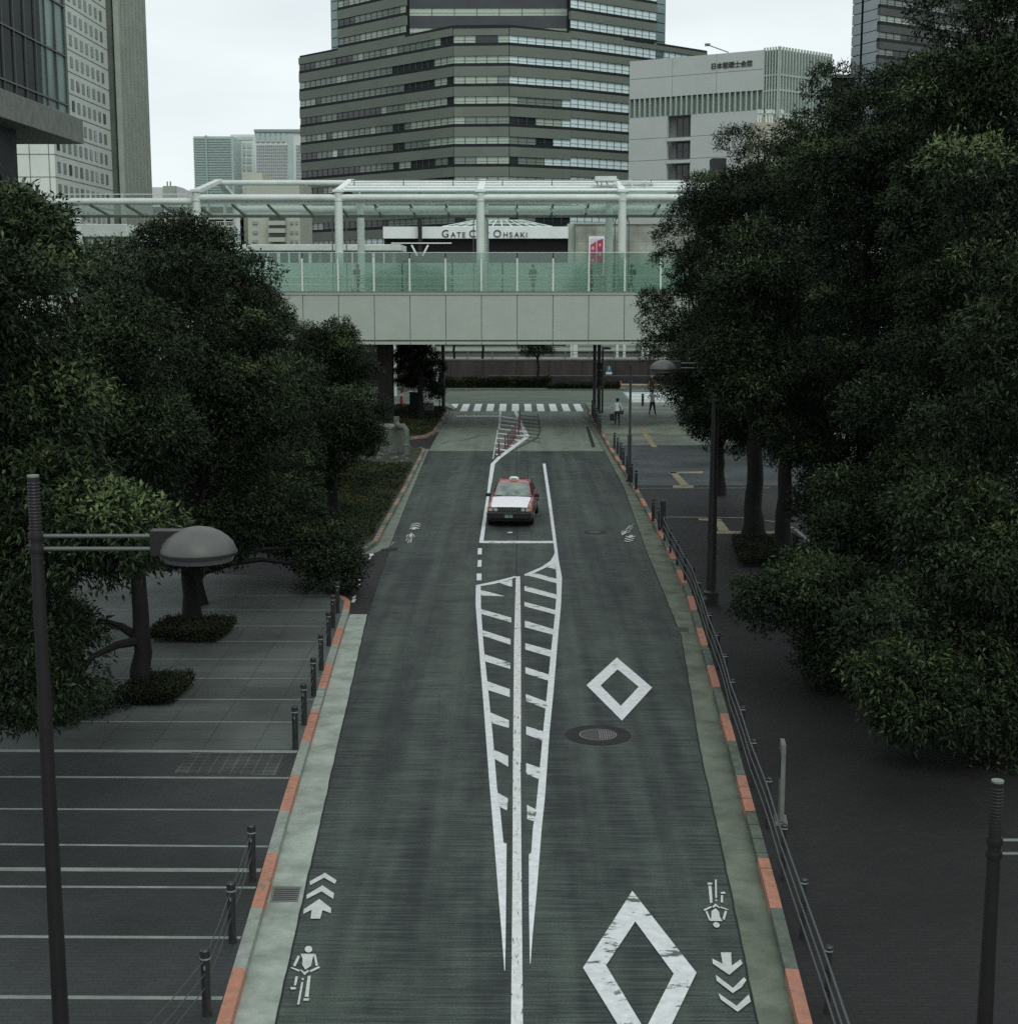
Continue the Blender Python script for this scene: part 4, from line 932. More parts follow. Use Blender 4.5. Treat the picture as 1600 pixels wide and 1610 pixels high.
caps('GATE', 694, 734, 11.2, 7.8); caps('CITY', 737, 771, 11.2, 7.8); caps('OHSAKI', 775, 831, 11.2, 7.8)
# banner: flat poster in white frame
bn = empty('wall_banner', (P(937, 400, GY).x, GY, 0), 'magenta and yellow poster in a white frame on the stone wall', 'banner', world=True)
b = MB(); facing_box(b, 925.5, 371, 949.5, 432, GY + .3, .2); b.build('frame', M['bright'], bn)
b = MB(); a, c = P(928, 375, GY + .28), P(947.5, 430, GY + .28)
def bq(q, z=0): return [(a.x + (c.x - a.x) * u, GY + .28 - z, a.z + (c.z - a.z) * v) for u, v in q]
b.sheet(bq([(0, 0), (1, 0), (1, 1), (0, 1)][::-1])); b.build('poster', flat('white_poster', (.55, .55, .55), .4), bn)
b = MB(); b.sheet(bq([(0, .18), (.45, .08), (.45, 1), (0, 1)], .01)); b.sheet(bq([(.52, .06), (1, 0), (1, 1), (.52, 1)], .01)); b.build('print', flat('magenta_print', (.36, .035, .13), .4), bn)
b = MB()
for (u, v, r_) in [(.2, .27, .13), (.75, .18, .1), (.22, .62, .1), (.75, .45, .12), (.75, .75, .12)]:
    b.sheet(bq([(u + r_ * math.cos(t), v + r_ * .42 * math.sin(t)) for t in [k * math.pi / 4 for k in range(8)]], .02))
b.build('print_spot', flat('yellow_print', (.62, .4, .12), .4), bn)

# ------------------------------------------------------------------ tall buildings
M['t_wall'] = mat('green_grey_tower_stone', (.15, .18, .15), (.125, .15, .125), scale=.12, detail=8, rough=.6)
M['t_dark'] = mat('tower_dark_band', (.018, .022, .024), (.012, .014, .016), scale=.5)  # dark facade tone for sill strips, cores and parapets
M['pane_a'] = flat('pane_dark', (.02, .028, .03), .12, 0, .6)
M['pane_b'] = flat('pane_pale_blind', (.40, .48, .40), .15, 0, .6)
M['pane_c'] = flat('pane_mid_blind', (.2, .25, .21), .15, 0, .6)
M['pane_s'] = flat('pane_painted_sky', (.72, .88, .89), .15, 0, .9)  # pale blue base colour paints the sky reflected in the panes
M['frame'] = flat('tower_window_frame', (.06, .07, .066), .4)
def band_face(parent, p0, p1, z_top, floors, fh, win0, win1, pane_w, panes, rng, frame='frame', proud=.35, wall='t_wall', dark='t_dark', zlow=None, side_name='spandrel'):
    """storey bands between two plan points, seen from the left-to-right side p0 -> p1"""
    p0, p1 = Vector(p0), Vector(p1); L = (p1 - p0).length; d = (p1 - p0) / L; nrm = Vector((d.y, -d.x))   # outwards, towards the viewer
    def q(s, z, o): v = p0 + d * s + nrm * o; return (v.x, v.y, z)
    sp = MB(); dk = MB()
    for k in range(floors):
        zt = z_top - k * fh
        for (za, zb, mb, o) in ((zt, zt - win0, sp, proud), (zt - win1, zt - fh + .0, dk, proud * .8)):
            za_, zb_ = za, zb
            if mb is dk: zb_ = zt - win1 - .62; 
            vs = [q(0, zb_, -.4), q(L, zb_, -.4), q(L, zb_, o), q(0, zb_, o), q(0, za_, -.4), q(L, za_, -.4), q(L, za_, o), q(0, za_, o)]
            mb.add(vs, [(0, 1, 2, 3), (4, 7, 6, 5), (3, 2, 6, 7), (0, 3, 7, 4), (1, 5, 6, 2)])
        zt2 = zt - win1 - .62; zb2 = zt - fh
        if zb2 < zt2 - .02:
            vs = [q(0, zb2, -.4), q(L, zb2, -.4), q(L, zb2, proud), q(0, zb2, proud), q(0, zt2, -.4), q(L, zt2, -.4), q(L, zt2, proud), q(0, zt2, proud)]
            sp.add(vs, [(3, 2, 6, 7), (0, 3, 7, 4), (1, 5, 6, 2)])
        wb = MB(); n = max(1, int(L / pane_w)); pw = L / n; run = 0; cur = panes(rng, k, 0)
        for i in range(n):
            cur = panes(rng, k, (i + .5) / n) if rng.random() < .35 else cur
            wb.add([q(i * pw, zt - win1, 0), q((i + 1) * pw, zt - win1, 0), q((i + 1) * pw, zt - win0, 0), q(i * pw, zt - win0, 0)], [(0, 1, 2, 3)], cur)
            v0, v1 = q(i * pw, zt - win1, .1), q(i * pw, zt - win0, .1); wb.bar(v0, v1, .10, .10, 4)
        v0, v1 = q(0, zt - win0 - (win1 - win0) * .62, .08), q(L, zt - win0 - (win1 - win0) * .62, .08); wb.bar(v0, v1, .04, .04, 4)
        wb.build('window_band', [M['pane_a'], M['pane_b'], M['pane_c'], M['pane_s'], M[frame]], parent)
    sp.build(side_name, M[wall], parent); dk.build('sill_band', M[dark], parent)  # dk: dark sill strip under each window row
tw = empty('office_tower', (0, 320, 0), 'huge faceted office tower with dark window bands in the middle', 'building', world=True)
zt = P(713, 44, 300).z; NF = 14
def hit(px, py, z=None): v = G(px, py, zt if z is None else z); return (v.x, v.y)
A_, B_, L0, BM, C_, D_ = hit(713, 44), hit(800, 43), hit(471, 91), hit(897, 52), hit(1000, 66), hit(1110, 83)
FH = P(756, 44, 300).z - P(756, 76.1, 300).z
def on_line(p, q, px, py=60):           # where the ray through px meets the vertical plane p-q
    p, q = Vector(p), Vector(q); d = ray(px, py); t = q - p
    k = (p.x * d.y - p.y * d.x) / (t.y * d.x - t.x * d.y); v = p + t * k; return (v.x, v.y)
rl = random.Random(21)
def pn_left(r, k, t): return r.choices([0, 1, 2, 3], [.35, .28, .35, .02])[0] if k > 2 else r.choices([0, 1, 2], [.2, .5, .3])[0]
def pn_mid(r, k, t): return r.choices([0, 1, 2], [.15, .6, .25])[0]
def pn_right(r, k, t): return 3 if (t > .18 or k < 3) and r.random() < .97 else r.choices([0, 1, 2], [.4, .3, .3])[0]
b = MB(); b.prism([(L0[0] + .5, L0[1] + .5), (A_[0], A_[1] + .4), (B_[0], B_[1] + .4), (C_[0], C_[1] + .4), (D_[0], D_[1] + .6), (D_[0] + 2, 390), (L0[0], 390)], 0, zt - .05); b.build('podium_core', M['t_dark'], tw)
b = MB(); b.prism([(L0[0], L0[1]), (A_[0], A_[1] - .5), (B_[0], B_[1] - .5), (C_[0], C_[1] - .5), (D_[0] + .2, D_[1]), (D_[0] + 2, 391), (L0[0] + .2, 391)], zt - .02, zt + .5); b.build('parapet', M['t_dark'], tw)
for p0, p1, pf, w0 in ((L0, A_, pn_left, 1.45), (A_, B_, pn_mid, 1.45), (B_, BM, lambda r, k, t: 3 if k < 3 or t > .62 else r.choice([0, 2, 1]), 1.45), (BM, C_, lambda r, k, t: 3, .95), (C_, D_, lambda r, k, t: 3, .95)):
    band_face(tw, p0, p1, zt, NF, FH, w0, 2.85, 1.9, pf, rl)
# upper shaft
zu = zt + 10 * FH
def back(p, o=.45): return (p[0], p[1] + o)
S0, S1, S2 = on_line(L0, A_, 520, 30), on_line(L0, A_, 532, 30), on_line(L0, A_, 638, 30)
S3, S4, S5 = on_line(BM, C_, 896, 30), on_line(C_, D_, 1031, 30), on_line(C_, D_, 1046, 30)
R0, R1 = (S2[0] + .6, S2[1] + 2.0), (S3[0] - .4, S2[1] + 2.0)
b = MB(); b.prism([back(S0), back(S2), back(R0), back(R1), back(S3), back(S5), (S5[0], 385), (S0[0], 385)], zt, zu); b.build('shaft_core', M['t_dark'], tw)
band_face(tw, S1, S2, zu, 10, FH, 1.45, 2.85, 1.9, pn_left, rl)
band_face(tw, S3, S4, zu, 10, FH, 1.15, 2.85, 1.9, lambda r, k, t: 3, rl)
M['g_dark'] = mat('dark_curtain_glass', (.03, .038, .042), (.018, .022, .026), scale=.3, rough=.15, spec=.6)
band_face(tw, R0, R1, zu, 10, FH, 1.7, 3.2, 4.5, pn_mid, rl, wall='g_dark', dark='g_dark', proud=.2)
for (p, q) in ((S0, S1), (S4, S5)):      # glazed corner strips
    b = MB()
    for k in range(22):
        za = zu - k * 1.92; b.add([(p[0], p[1], za - 1.75), (q[0], q[1], za - 1.75), (q[0], q[1], za), (p[0], p[1], za)], [(0, 1, 2, 3)])
    b.build('corner_glazing', flat('corner_glass', (.17, .25, .25), .15, 0, .7), tw)

# white hall with the Japanese lettering
M['h_wall'] = mat('light_grey_wall_panel', (.42, .455, .43), (.39, .425, .40), scale=.3, detail=7, rough=.75, fine=.05)
M['h_fin'] = mat('pale_fin_metal', (.40, .46, .42), (.34, .40, .36), scale=.5, rough=.45)
M['h_glass'] = flat('fin_glass', (.16, .215, .19), .2, 0, .6)
hall = empty('office_hall', (30, 205, 0), 'light grey hall with dark Japanese lettering and glass fins', 'building', world=True)
H0, H1 = P(990, 96, 210), P(1201, 78, 200)
Ztop = (H0.z + H1.z) / 2; h0, h1 = Vector(H0.xy), Vector(H1.xy); hd = (h1 - h0).normalized(); hn = Vector((hd.y, -hd.x)); HL = (h1 - h0).length
def hq(s, z, o=0): v = h0 + hd * s + hn * o; return Vector((v.x, v.y, z))
def hz(px, py):        # height and run on the facade plane hit by this pixel
    d = ray(px, py); o = Vector((0, 0, CAM_H)); n3 = Vector((hn.x, hn.y, 0)); t = (Vector((h0.x, h0.y, 0)) - o).dot(n3) / d.dot(n3)
    p = o + d * t; return (Vector(p.xy) - h0).dot(hd), p.z
def hbox(b, s0, s1, z0, z1, o0, o1, mi=0):
    vs = [hq(s0, z0, o0), hq(s1, z0, o0), hq(s1, z0, o1), hq(s0, z0, o1), hq(s0, z1, o0), hq(s1, z1, o0), hq(s1, z1, o1), hq(s0, z1, o1)]
    b.add(vs, [(0, 1, 2, 3), (4, 7, 6, 5), (3, 2, 6, 7), (0, 3, 7, 4), (1, 5, 6, 2), (0, 4, 5, 1)], mi)
rz1 = hz(1100, 148)[1]; rz0 = hz(1100, 178.5)[1]; bs0, bs1 = hz(1048, 230)[0], hz(1085, 230)[0]
b = MB(); hbox(b, 0, HL, rz1, Ztop, -.6, 0); hbox(b, 0, bs0, 0, rz0, -.6, 0); hbox(b, bs1, HL, 0, rz0, -.6, 0); hbox(b, 0, HL, 0, Ztop - .1, -16, -2.2)
for k, pz in enumerate((216, 251, 285)): z = hz(1066, pz)[1]; hbox(b, bs0, bs1, z - .45, z, -2.3, .1)
b.build('wall', M['h_wall'], hall)
b = MB()
for py in (116, 213, 248): z = hz(1100, py)[1]; hbox(b, 0.05, HL - .05, z - .03, z + .03, .0, .012)
for t in (.33, .66):
    hbox(b, HL * t - .02, HL * t + .02, rz1, Ztop, 0, .012)
b.build('panel_joint', M['concrete'], hall)
b = MB(); hbox(b, 0, HL, rz0, rz1, -2.1, -.5); b.build('ribbon_window', M['h_glass'], hall)
b = MB(); n = 25
for k in range(n + 1): s = HL * k / n; hbox(b, max(0, s - .07), min(HL, s + .07), rz0, rz1, -.45, .06)
b.build('window_fin', M['h_fin'], hall)
for k, (pa_, pb_) in enumerate(((184, 213), (218, 248), (254, 283))):
    z1, z0 = hz(1066, pa_)[1], hz(1066, pb_)[1]; s0 = bs0 + .75
    b = MB(); hbox(b, s0, bs1, z0, z1, -1.9, -1.6); o = b.build('window', M['pane_a'], hall)
    b = MB()
    for t in (0, .33, .66, 1): s = s0 + (bs1 - s0 - .1) * t; hbox(b, s, s + .1, z0, z1, -1.6, -1.5)
    hbox(b, s0, bs1, z0 + 1.05, z0 + 1.12, -1.6, -1.5)
    f_ = b.build('window_frame', M['frame'], hall)
s, z = hz(1117, 106.5)
text_obj('lettering', '日本税理士会館', flat('black_sign_letter', (.02, .02, .03), .5), hall, hq(s, z - .12, .03), (hz(1183, 106)[0] - s) / 7.0, .06, rz=math.atan2(hd.y, hd.x), offs=.012)
# glazed corner block with vertical fins
g0, g1, g2 = Vector(P(1203, 78, 200.2).xy), Vector(P(1225, 77, 199).xy), Vector(P(1305, 88, 205.5).xy)
ztg = P(1225, 77, 199).z
b = MB(); b.prism([tuple(g0), tuple(g1), tuple(g2), (g2.x + .5, 222), (g0.x, 222)], 0, ztg); b.build('corner_block', M['h_glass'], hall)
b = MB()
for (pa_, pb_, n) in ((g0, g1, 5), (g1, g2, 17)):
    d = pb_ - pa_; nn = Vector((d.y, -d.x)).normalized()
    for k in range(n + 1):
        c = pa_ + d * (k / n) + nn * .16; b.box((c.x, c.y, ztg / 2 + .2), (.13, .3, ztg + .3), rot=math.atan2(d.y, d.x))
    for pz in (117, 141, 178, 183):
        z = P(1225, pz, 199).z; b.bar((pa_.x + nn.x * .1, pa_.y + nn.y * .1, z), (pb_.x + nn.x * .1, pb_.y + nn.y * .1, z), .2, .22)
b.build('glass_fin', M['h_fin'], hall)
b = MB(); a, c = P(1145, 82, 206), P(1112, 70, 206); b.bar(a, c, .12, .12); b.box(c, (.7, .3, .35)); b.build('camera_arm', M['steel'], hall)
# small cream plant tower in front of it
pt = empty('plant_tower', (P(1218, 210, 150).x, 150, 0), 'cream rooftop tower with antennas among the right treetops', 'building', world=True)
b = MB(); a, c = P(1186, 192, 150), P(1246, 300, 150); b.box(((a.x + c.x) / 2, 153, a.z / 2), (c.x - a.x, 6, a.z)); a2 = P(1203, 184, 150); b.box(((a2.x + c.x) / 2 - .6, 153, a2.z - .5), (2.2, 3, 1.2)); b.build('wall', mat('cream_render', (.36, .36, .29), (.3, .3, .24), scale=.6), pt)
b = MB()
for px in (1192, 1196, 1205, 1210, 1214, 1228): q = P(px, 188, 150); b.box((q.x, 150.3, q.z + .2), (.14, .14, 1.7)); b.box((q.x + .1, 150.2, q.z + .8), (.3, .2, .3))
b.build('antenna', M['whitesteel'], pt)
b = MB(); b.box(P(1128, 270, 130), (1.2, 2, 2.2)); e = b.build('roof_cage', M['darkwall']); tag(e, 'dark mesh cage on the roof edge behind the right treetops', 'roof cage'); b.v = []
b = MB(); c = P(1128, 270, 130); b.box((c.x + 2, 132, c.z / 2 - .6), (6, 3, c.z)); b.build('wall', M['h_wall'], e)

# far right tower
rt = empty('office_tower', (75, 300, 0), 'dark banded tower at the top right corner', 'building', world=True)
r0, r1, r2 = Vector(P(1337, 100, 262).xy), Vector(P(1379, 100, 255).xy), Vector(P(1700, 100, 285).xy)
rl = random.Random(4)
b = MB(); b.prism([tuple(r0 + Vector((.3, .3))), tuple(r1 + Vector((0, .4))), tuple(r2 + Vector((0, .4))), (120, 340), (r0.x + 20, 340)], 0, 75); b.build('core', M['t_dark'], rt)
M['rt_wall'] = mat('dark_green_grey_panel', (.075, .088, .082), (.06, .07, .066), scale=.3)
band_face(rt, r1, r2, 74.5, 26, 2.75, 1.05, 2.05, 1.8, lambda r, k, t: r.choices([0, 1, 2], [.3, .25, .45])[0], rl, wall='rt_wall', dark='t_dark')
b = MB(); d = r1 - r0
for k in range(42):
    z = 74.5 - k * 1.75
    for t0, t1 in ((0, .34), (.42, 1)):
        p, q = r0 + d * t0, r0 + d * t1; b.add([(p.x, p.y, z - 1.62), (q.x, q.y, z - 1.62), (q.x, q.y, z), (p.x, p.y, z)], [(0, 1, 2, 3)])
b.build('curtain_glazing', flat('curtain_glass', (.24, .28, .30), .15, 0, .7), rt)
b = MB(); a, c = P(1303, 124, 240), P(1345, 124, 240); b.box(((a.x + c.x) / 2, 245, a.z / 2), (c.x - a.x, 10, a.z)); e = b.build('low_block', M['t_dark']); tag(e, 'dark low roof block left of the far right tower', 'building')
b = MB(); b.box(((a.x + c.x) / 2, 245, a.z + .4), (c.x - a.x + 1, 11, .5)); b.build('roof', M['frame'], e)

# pale building at left with square windows and the fluted part
M['l_wall'] = mat('pale_tile_wall', (.62, .67, .61), (.56, .61, .55), scale=.2, detail=8, rough=.7)
M['l_fin'] = mat('fluted_green_grey_wall', (.34, .385, .33), (.28, .325, .275), scale=.3, rough=.7)
M['l_channel'] = mat('dark_wall_channel', (.10, .12, .10), (.075, .09, .078), scale=.3, rough=.7)
M['l_win'] = flat('pale_window_blind', (.14, .19, .165), .3, 0, .3)
lb = empty('office_block', (-90, 270, 0), 'pale block of square windows with a fluted end at left', 'building', world=True)
ya = 261.0; FX = P(86, 262, ya).x; rr_ = lambda px: ray(px, 280).x / ray(px, 280).y
yb = FX / rr_(177); yc = (FX + 1.6) / rr_(238.5); ZL = 78; fh = 3.9; wsp = (yb - ya - 3.2) / 10
fsp = (yc - yb - 2) / 8
za0 = P(85, 252, 261).z                      # a window head
b = MB(); b.box((FX - 12, (ya + yb) / 2 + .2, ZL / 2), (24, yb - ya, ZL)); b.build('wall', M['l_wall'], lb)
b = MB(); b.box((FX - 12.3 + 1.2, (yb + yc) / 2, ZL / 2), (24, yc - yb, ZL)); b.build('fluted_wing', M['l_channel'], lb)
nm = 0; rest = MB(); rl = random.Random(9)
rows = [za0 - fh * 3 + fh * k for k in range(16)]
win = [(z, k) for z in rows for k in range(10)]
win.sort(key=lambda w: -w[0] if False else (abs(w[0] - 32)))
jn = MB()
for z in rows: jn.box((FX + .02, (ya + yb) / 2, z + 1.1), (.06, yb - ya, .12)); jn.box((FX - 12, ya + .18, z + 1.1), (24, .06, .12))
for k in range(5): jn.box((FX - 3.4 * k - 1, ya + .17, ZL / 2), (.12, .06, ZL))
jn.build('joint', M['concrete'], lb)
for (z, k) in win:
    y = ya + 2.4 + k * wsp; dk = rl.random() < .25
    q = MB() if nm < 88 else rest
    q.box((FX + .03, y, z - .95), (.14, 1.6, 1.9))
    if nm < 88: q.build('window', M['pane_a'] if dk else M['l_win'], lb)
    nm += 1
tag(rest.build('window', M['l_win'], lb), kind='stuff')
for z in rows[1:3]:
    for k in range(3):
        q = MB(); q.box((FX - 5.4 - 4.6 * k, ya + .16, z - .9), (2.7, .14, 2.0)); q.build('wide_window', M['l_win'], lb)
b = MB()
for k in range(8):
    y = yb + 1.6 + k * fsp; b.box((FX + 1.2 + .5, y, ZL / 2), (1.1, 1.5, ZL))
b.build('flute', M['l_fin'], lb)
b = MB(); 
for z in rows:
    for k in (0, 3, 4, 5, 6): b.box((FX + .95 + .3, yb + 1.6 + fsp * (k + .5), z - .7), (.2, 1.6, 2.6 if k else 1.4))
b.build('slit_window', M['pane_a'], lb)

# dark glass building top left with overhanging beam
dg_ = empty('glass_building', (-40, 100, 0), 'dark glass building with a concrete overhang at top left', 'building', world=True)
DX = P(131, 205, 117.5).x
M['dk_glass'] = mat('dark_blue_curtain_glass', (.016, .022, .026), (.006, .009, .011), scale=.35, stretch=(1, 1, .4), rough=.3, spec=.08)
M['dk_glass2'] = mat('painted_reflection_glass', (.20, .29, .26), (.05, .075, .07), scale=.25, stretch=(1, 2, .25), rough=.2, spec=.2, detail=9)  # bright greenish reflections painted into the glass colour as stretched noise
b = MB(); zb_, zt_ = 20.0, 21.9
b.box((DX - 10, 93, (zb_ + zt_) / 2), (20, 49, zt_ - zb_)); b.build('overhang_beam', M['concrete'], dg_, bevel=.05)
b = MB(); b.box((DX - 9.0, 90, 32.2), (16, 42, 20.4)); b.build('curtain_wall', M['dk_glass'], dg_)
b = MB(); b.box((DX - 9.0, 114.3, 32.2), (16, 6.4, 20.4)); b.build('corner_glazing', M['dk_glass2'], dg_)
b = MB()
for k in range(20): b.box((DX - .95, 72 + k * 2.35, 32.3), (.16, .1, 20))
for z in (22.9, 26.6, 30.3, 34): b.box((DX - .95, 93, z), (.18, 48, .12))
b.build('mullion', M['frame'], dg_)
b = MB(); b.box((DX - 4.4, 104, 10), (5.2, 6, 20)); b.build('support_column', M['darkwall'], dg_)

# distant towers
db = empty('glass_tower', (P(334, 300, 700).x, 700, 0), 'distant pale green glass tower left of the skyline group', 'building', world=True)
def far_box(parent, px0, px1, pyt, Y, d, name, m, pyb=None):
    a, c = P(px0, pyt, Y), P(px1, pyt, Y); b = MB(); b.box(((a.x + c.x) / 2, Y + d / 2, a.z / 2), (c.x - a.x, d, a.z)); return b.build(name, m, parent)
M['far_glass'] = mat('hazy_green_glass', (.38, .48, .45), (.31, .41, .38), scale=.03, stretch=(1, 1, 3), rough=.25, spec=.5)  # distance haze is put into the lighter colours of the far buildings
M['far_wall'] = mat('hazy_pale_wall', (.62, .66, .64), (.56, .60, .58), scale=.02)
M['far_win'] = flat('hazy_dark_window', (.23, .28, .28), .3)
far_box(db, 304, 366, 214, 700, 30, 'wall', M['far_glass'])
b = MB()
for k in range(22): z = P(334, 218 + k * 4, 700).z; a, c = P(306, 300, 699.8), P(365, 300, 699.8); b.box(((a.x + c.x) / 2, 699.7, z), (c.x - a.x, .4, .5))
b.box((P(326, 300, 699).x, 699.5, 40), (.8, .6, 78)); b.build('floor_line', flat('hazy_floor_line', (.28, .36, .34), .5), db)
d2 = empty('stepped_tower', (P(380, 300, 720).x, 720, 0), 'distant tower with grouped square windows between the two others', 'building', world=True)
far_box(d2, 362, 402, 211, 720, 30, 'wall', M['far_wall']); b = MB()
for r_ in range(7):
    for cx, w in ((376, 6), (384, 4), (392, 7)):
        a = P(cx, 228 + r_ * 12, 719.8); b = MB(); b.box(a, (w / px_m(720), .4, 8 / px_m(720))); b.build('window', M['far_glass'], d2)
b = MB(); b.box(P(384, 217, 719.8), (26 / px_m(720), .4, 5 / px_m(720))); b.build('window', M['far_glass'], d2)
d3 = empty('grid_tower', (P(435, 300, 680).x, 680, 0), 'distant white tower with a grid of tiny windows', 'building', world=True)
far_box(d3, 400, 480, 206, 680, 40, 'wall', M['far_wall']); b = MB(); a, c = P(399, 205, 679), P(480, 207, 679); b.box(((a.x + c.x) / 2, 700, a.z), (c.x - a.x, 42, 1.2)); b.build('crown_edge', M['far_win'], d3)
b = MB(); s = 1 / px_m(680)
for r_ in range(20):
    for cc in range(15):
        b.box(P(404.5 + cc * 3.25, 229 + r_ * 5.0, 679.6), (1.7 * s, .5, 2.6 * s))
    for cc in range(3): b.box(P(467 + cc * 3.2, 229 + r_ * 5, 679.6), (1.7 * s, .5, 2.6 * s))
tag(b.build('window', M['far_win'], d3), kind='stuff')
b = MB()
for cc in range(6): b.box(P(405.5 + cc * 8, 216, 679.6), (5.5 * s, .5, 13 * s))
b.box(P(457, 270, 679.5), (7 * s, .6, 110 * s)); b.build('tall_window', M['far_glass'], d3)
d4 = empty('low_building', (P(258, 300, 420).x, 420, 0), 'distant low white building with rooftop plant right of the fluted block', 'building', world=True)
far_box(d4, 236, 279, 294, 420, 20, 'wall', M['far_wall']); far_box(d4, 256, 276, 292, 419, 12, 'plant_room', M['l_fin'])
b = MB()
for px in (263, 268): b.bar(P(px, 292, 421), P(px, 285, 421), .3, .3)
b.build('aerial', M['steel'], d4)
M['apt'] = mat('beige_apartment_wall', (.40, .43, .36), (.36, .39, .325), scale=.2)
ap = empty('apartment_block', (P(330, 360, 240).x, 240, 0), 'apartment block with railed balconies behind the left bridge columns', 'building', world=True)
far_box(ap, 240, 376, 325, 240, 14, 'wall', M['darkwall'])
sA = 1 / px_m(240)
for r_, py in enumerate((342, 354.5, 366.5, 378)):
    b = MB(); b.box(P(310, py + 1.5, 239), (134 * sA, 1.8, 3.0 * sA)); b.build('balcony', M['apt'], ap)
    b = MB()
    for k in range(44): b.box(P(245 + k * 3, py - 3, 238.2), (.08, .06, .8))
    b.bar(P(244, py - 6.5, 238.2), P(376, py - 6.5, 238.2), .08, .08); b.build('balcony_rail', M['whitesteel'], ap)
b = MB()
for px in (262, 296, 328, 355, 374): b.box(P(px, 360, 238.9), (2.5 * sA, 1.6, 10))
b.build('party_wall', M['apt'], ap)
a2_ = empty('apartment_block', (P(430, 360, 235).x, 235, 0), 'beige apartment block with three stacked balconies left of the tower', 'building', world=True)
far_box(a2_, 388, 470, 285, 235, 14, 'wall', M['apt']); far_box(a2_, 381, 412, 271, 240, 8, 'stair_tower', M['apt'])
b = MB(); far = []
for py in (350, 365, 379):
    for wx, ww in ((401, 7), (459, 4), (466.5, 3.2)): b = MB(); b.box(P(wx, py, 234.9), (ww * sA, .2, 4.5 * sA)); b.build('window', M['far_win'], a2_)
for py in (345, 357, 371): 
    b = MB(); b.box(P(436, py - 1, 234.6), (24 * sA, .8, 7 * sA), 1); b.box(P(436, py + 5.5, 234.0), (25 * sA, 1.6, 6.5 * sA)); b.build('balcony', [M['apt'], M['pane_a']], a2_)

# ------------------------------------------------------------------ street furniture
def place_y(px, z_top_px, z): return (CAM_H - z) * F_PX / (z_top_px - 450)
# bollards on the left pavement
def make_bollard(label, cat='bollard', group='black bollards on the left pavement', h=.86, r=.057):
    e = empty('bollard', (0, 0, KZ), label, cat, group)
    b = MB(); b.lathe([(r, 0), (r, h - .14), (r + .006, h - .135), (r + .006, h - .02), (r * .8, h)], n=18); b.build('post', M['black'], e, smooth=True)
    b = MB(); b.lathe([(r + .008, h - .125), (r + .008, h - .105)], n=18); b.build('band', M['band'], e)
    b = MB(); b.box((0, -r - .003, h - .22), (.02, .012, .05)); b.build('eyelet', M['ironlight'], e)
    return e
ORD = ['nearest', 'second', 'third', 'fourth', 'fifth', 'sixth', 'seventh', 'eighth', 'ninth', 'tenth', 'eleventh', 'twelfth']
bl_px = [(322, 1492), (363, 1387), (395, 1297), (463, 1110), (477, 1075), (492, 1034), (504, 997), (516, 962), (523, 936), (530, 915)]
bpos = []
for i, (px, py) in enumerate(bl_px):
    c = G(px, py, KZ + .86); bpos.append(Vector((c.x, c.y, KZ)))
proto = make_bollard('nearest black bollard on the left pavement with a wire rope')
for i, p in enumerate(bpos):
    o = proto if i == 0 else dup(proto, p, label='%s black bollard counted from the bottom left along the left kerb' % ORD[i])
    o.location = p
def wire(pts, label):
    b = MB()
    for z in (.74, .56, .38):
        for a, c in zip(pts, pts[1:]):
            m_ = (a + c) / 2; b.tube([a + Vector((0, -.06, z)), m_ + Vector((0, -.06, z - .03)), c + Vector((0, -.06, z))], .0075, 6)
    return tag(b.build('wire_rope', M['wire']), label, 'wire rope')
wire([bpos[0] - Vector((.36, 1.9, 0))] + bpos[:3], 'thin steel wires strung between the nearest left bollards')
wire(bpos[3:8], 'thin wires linking the farther row of left bollards')
# right guard railing, posts every two metres along the kerb
gpx = [(1392, 1720), (1352, 1630), (1303, 1488), (1264, 1382), (1233, 1297), (1209, 1223), (1185, 1163), (1168, 1111), (1152, 1068), (1141, 1028), (1129, 995), (1116, 964), (1108, 938), (1099, 913), (1090, 888), (1077, 868), (1065, 847), (1054, 829), (1045, 812)]
gp = [Vector((c.x, c.y, KZ)) for c in (G(x, y, KZ + .86) for x, y in gpx)]
gr = empty('guard_railing', (gp[0].x, gp[0].y, KZ), 'long black guard railing with slim bars along the right kerb', 'railing', world=True)
for p in gp:
    b = MB(); b.tube([p, p + Vector((0, 0, .84))], .038, 12); b.lathe([(.05, 0), (.052, .03), (.035, .05)], (p.x, p.y, p.z + .82), 14); o = b.build('post', M['black'], gr, smooth=True)
    b = MB(); b.lathe([(.052, 0), (.052, .018)], (p.x, p.y, p.z + .80), 14); b.build('band', M['band'], gr)
for z, r_ in ((.78, .017), (.55, .014), (.32, .014)):
    b = MB(); b.tube([p + Vector((-.05, 0, z)) for p in gp], r_, 8); b.build('rail', M['wire'], gr, smooth=True)
# bollards farther along the right kerb
M['bol2'] = M['black']
far_px = [(1037, 797), (1027, 784), (1000, 739), (993, 729), (986, 716), (980, 704), (976, 696), (971, 688), (966, 680)]
proto2 = make_bollard('black bollard standing past the end of the guard railing', group='black bollards along the right kerb', h=.86, r=.062)
for i, (px, py) in enumerate(far_px):
    c = G(px, py, KZ + .86); o = proto2 if i == 0 else dup(proto2, (c.x, c.y, KZ), label='%s dark bollard past the railing end along the right kerb' % ORD[i]); o.location = (c.x, c.y, KZ)
far_px = [(944, 652), (941.5, 648), (939, 644), (937, 640), (935, 637), (933, 633), (931, 629)]
for i, (px, py) in enumerate(far_px):
    c = G(px, py, KZ + 1.05); o = dup(proto2, (c.x, c.y, KZ), label='%s of the dark bollards clustered by the right traffic poles' % ORD[i]); o['group'] = 'dark bollards at the right corner'; o.scale = (1, 1, 1.2)
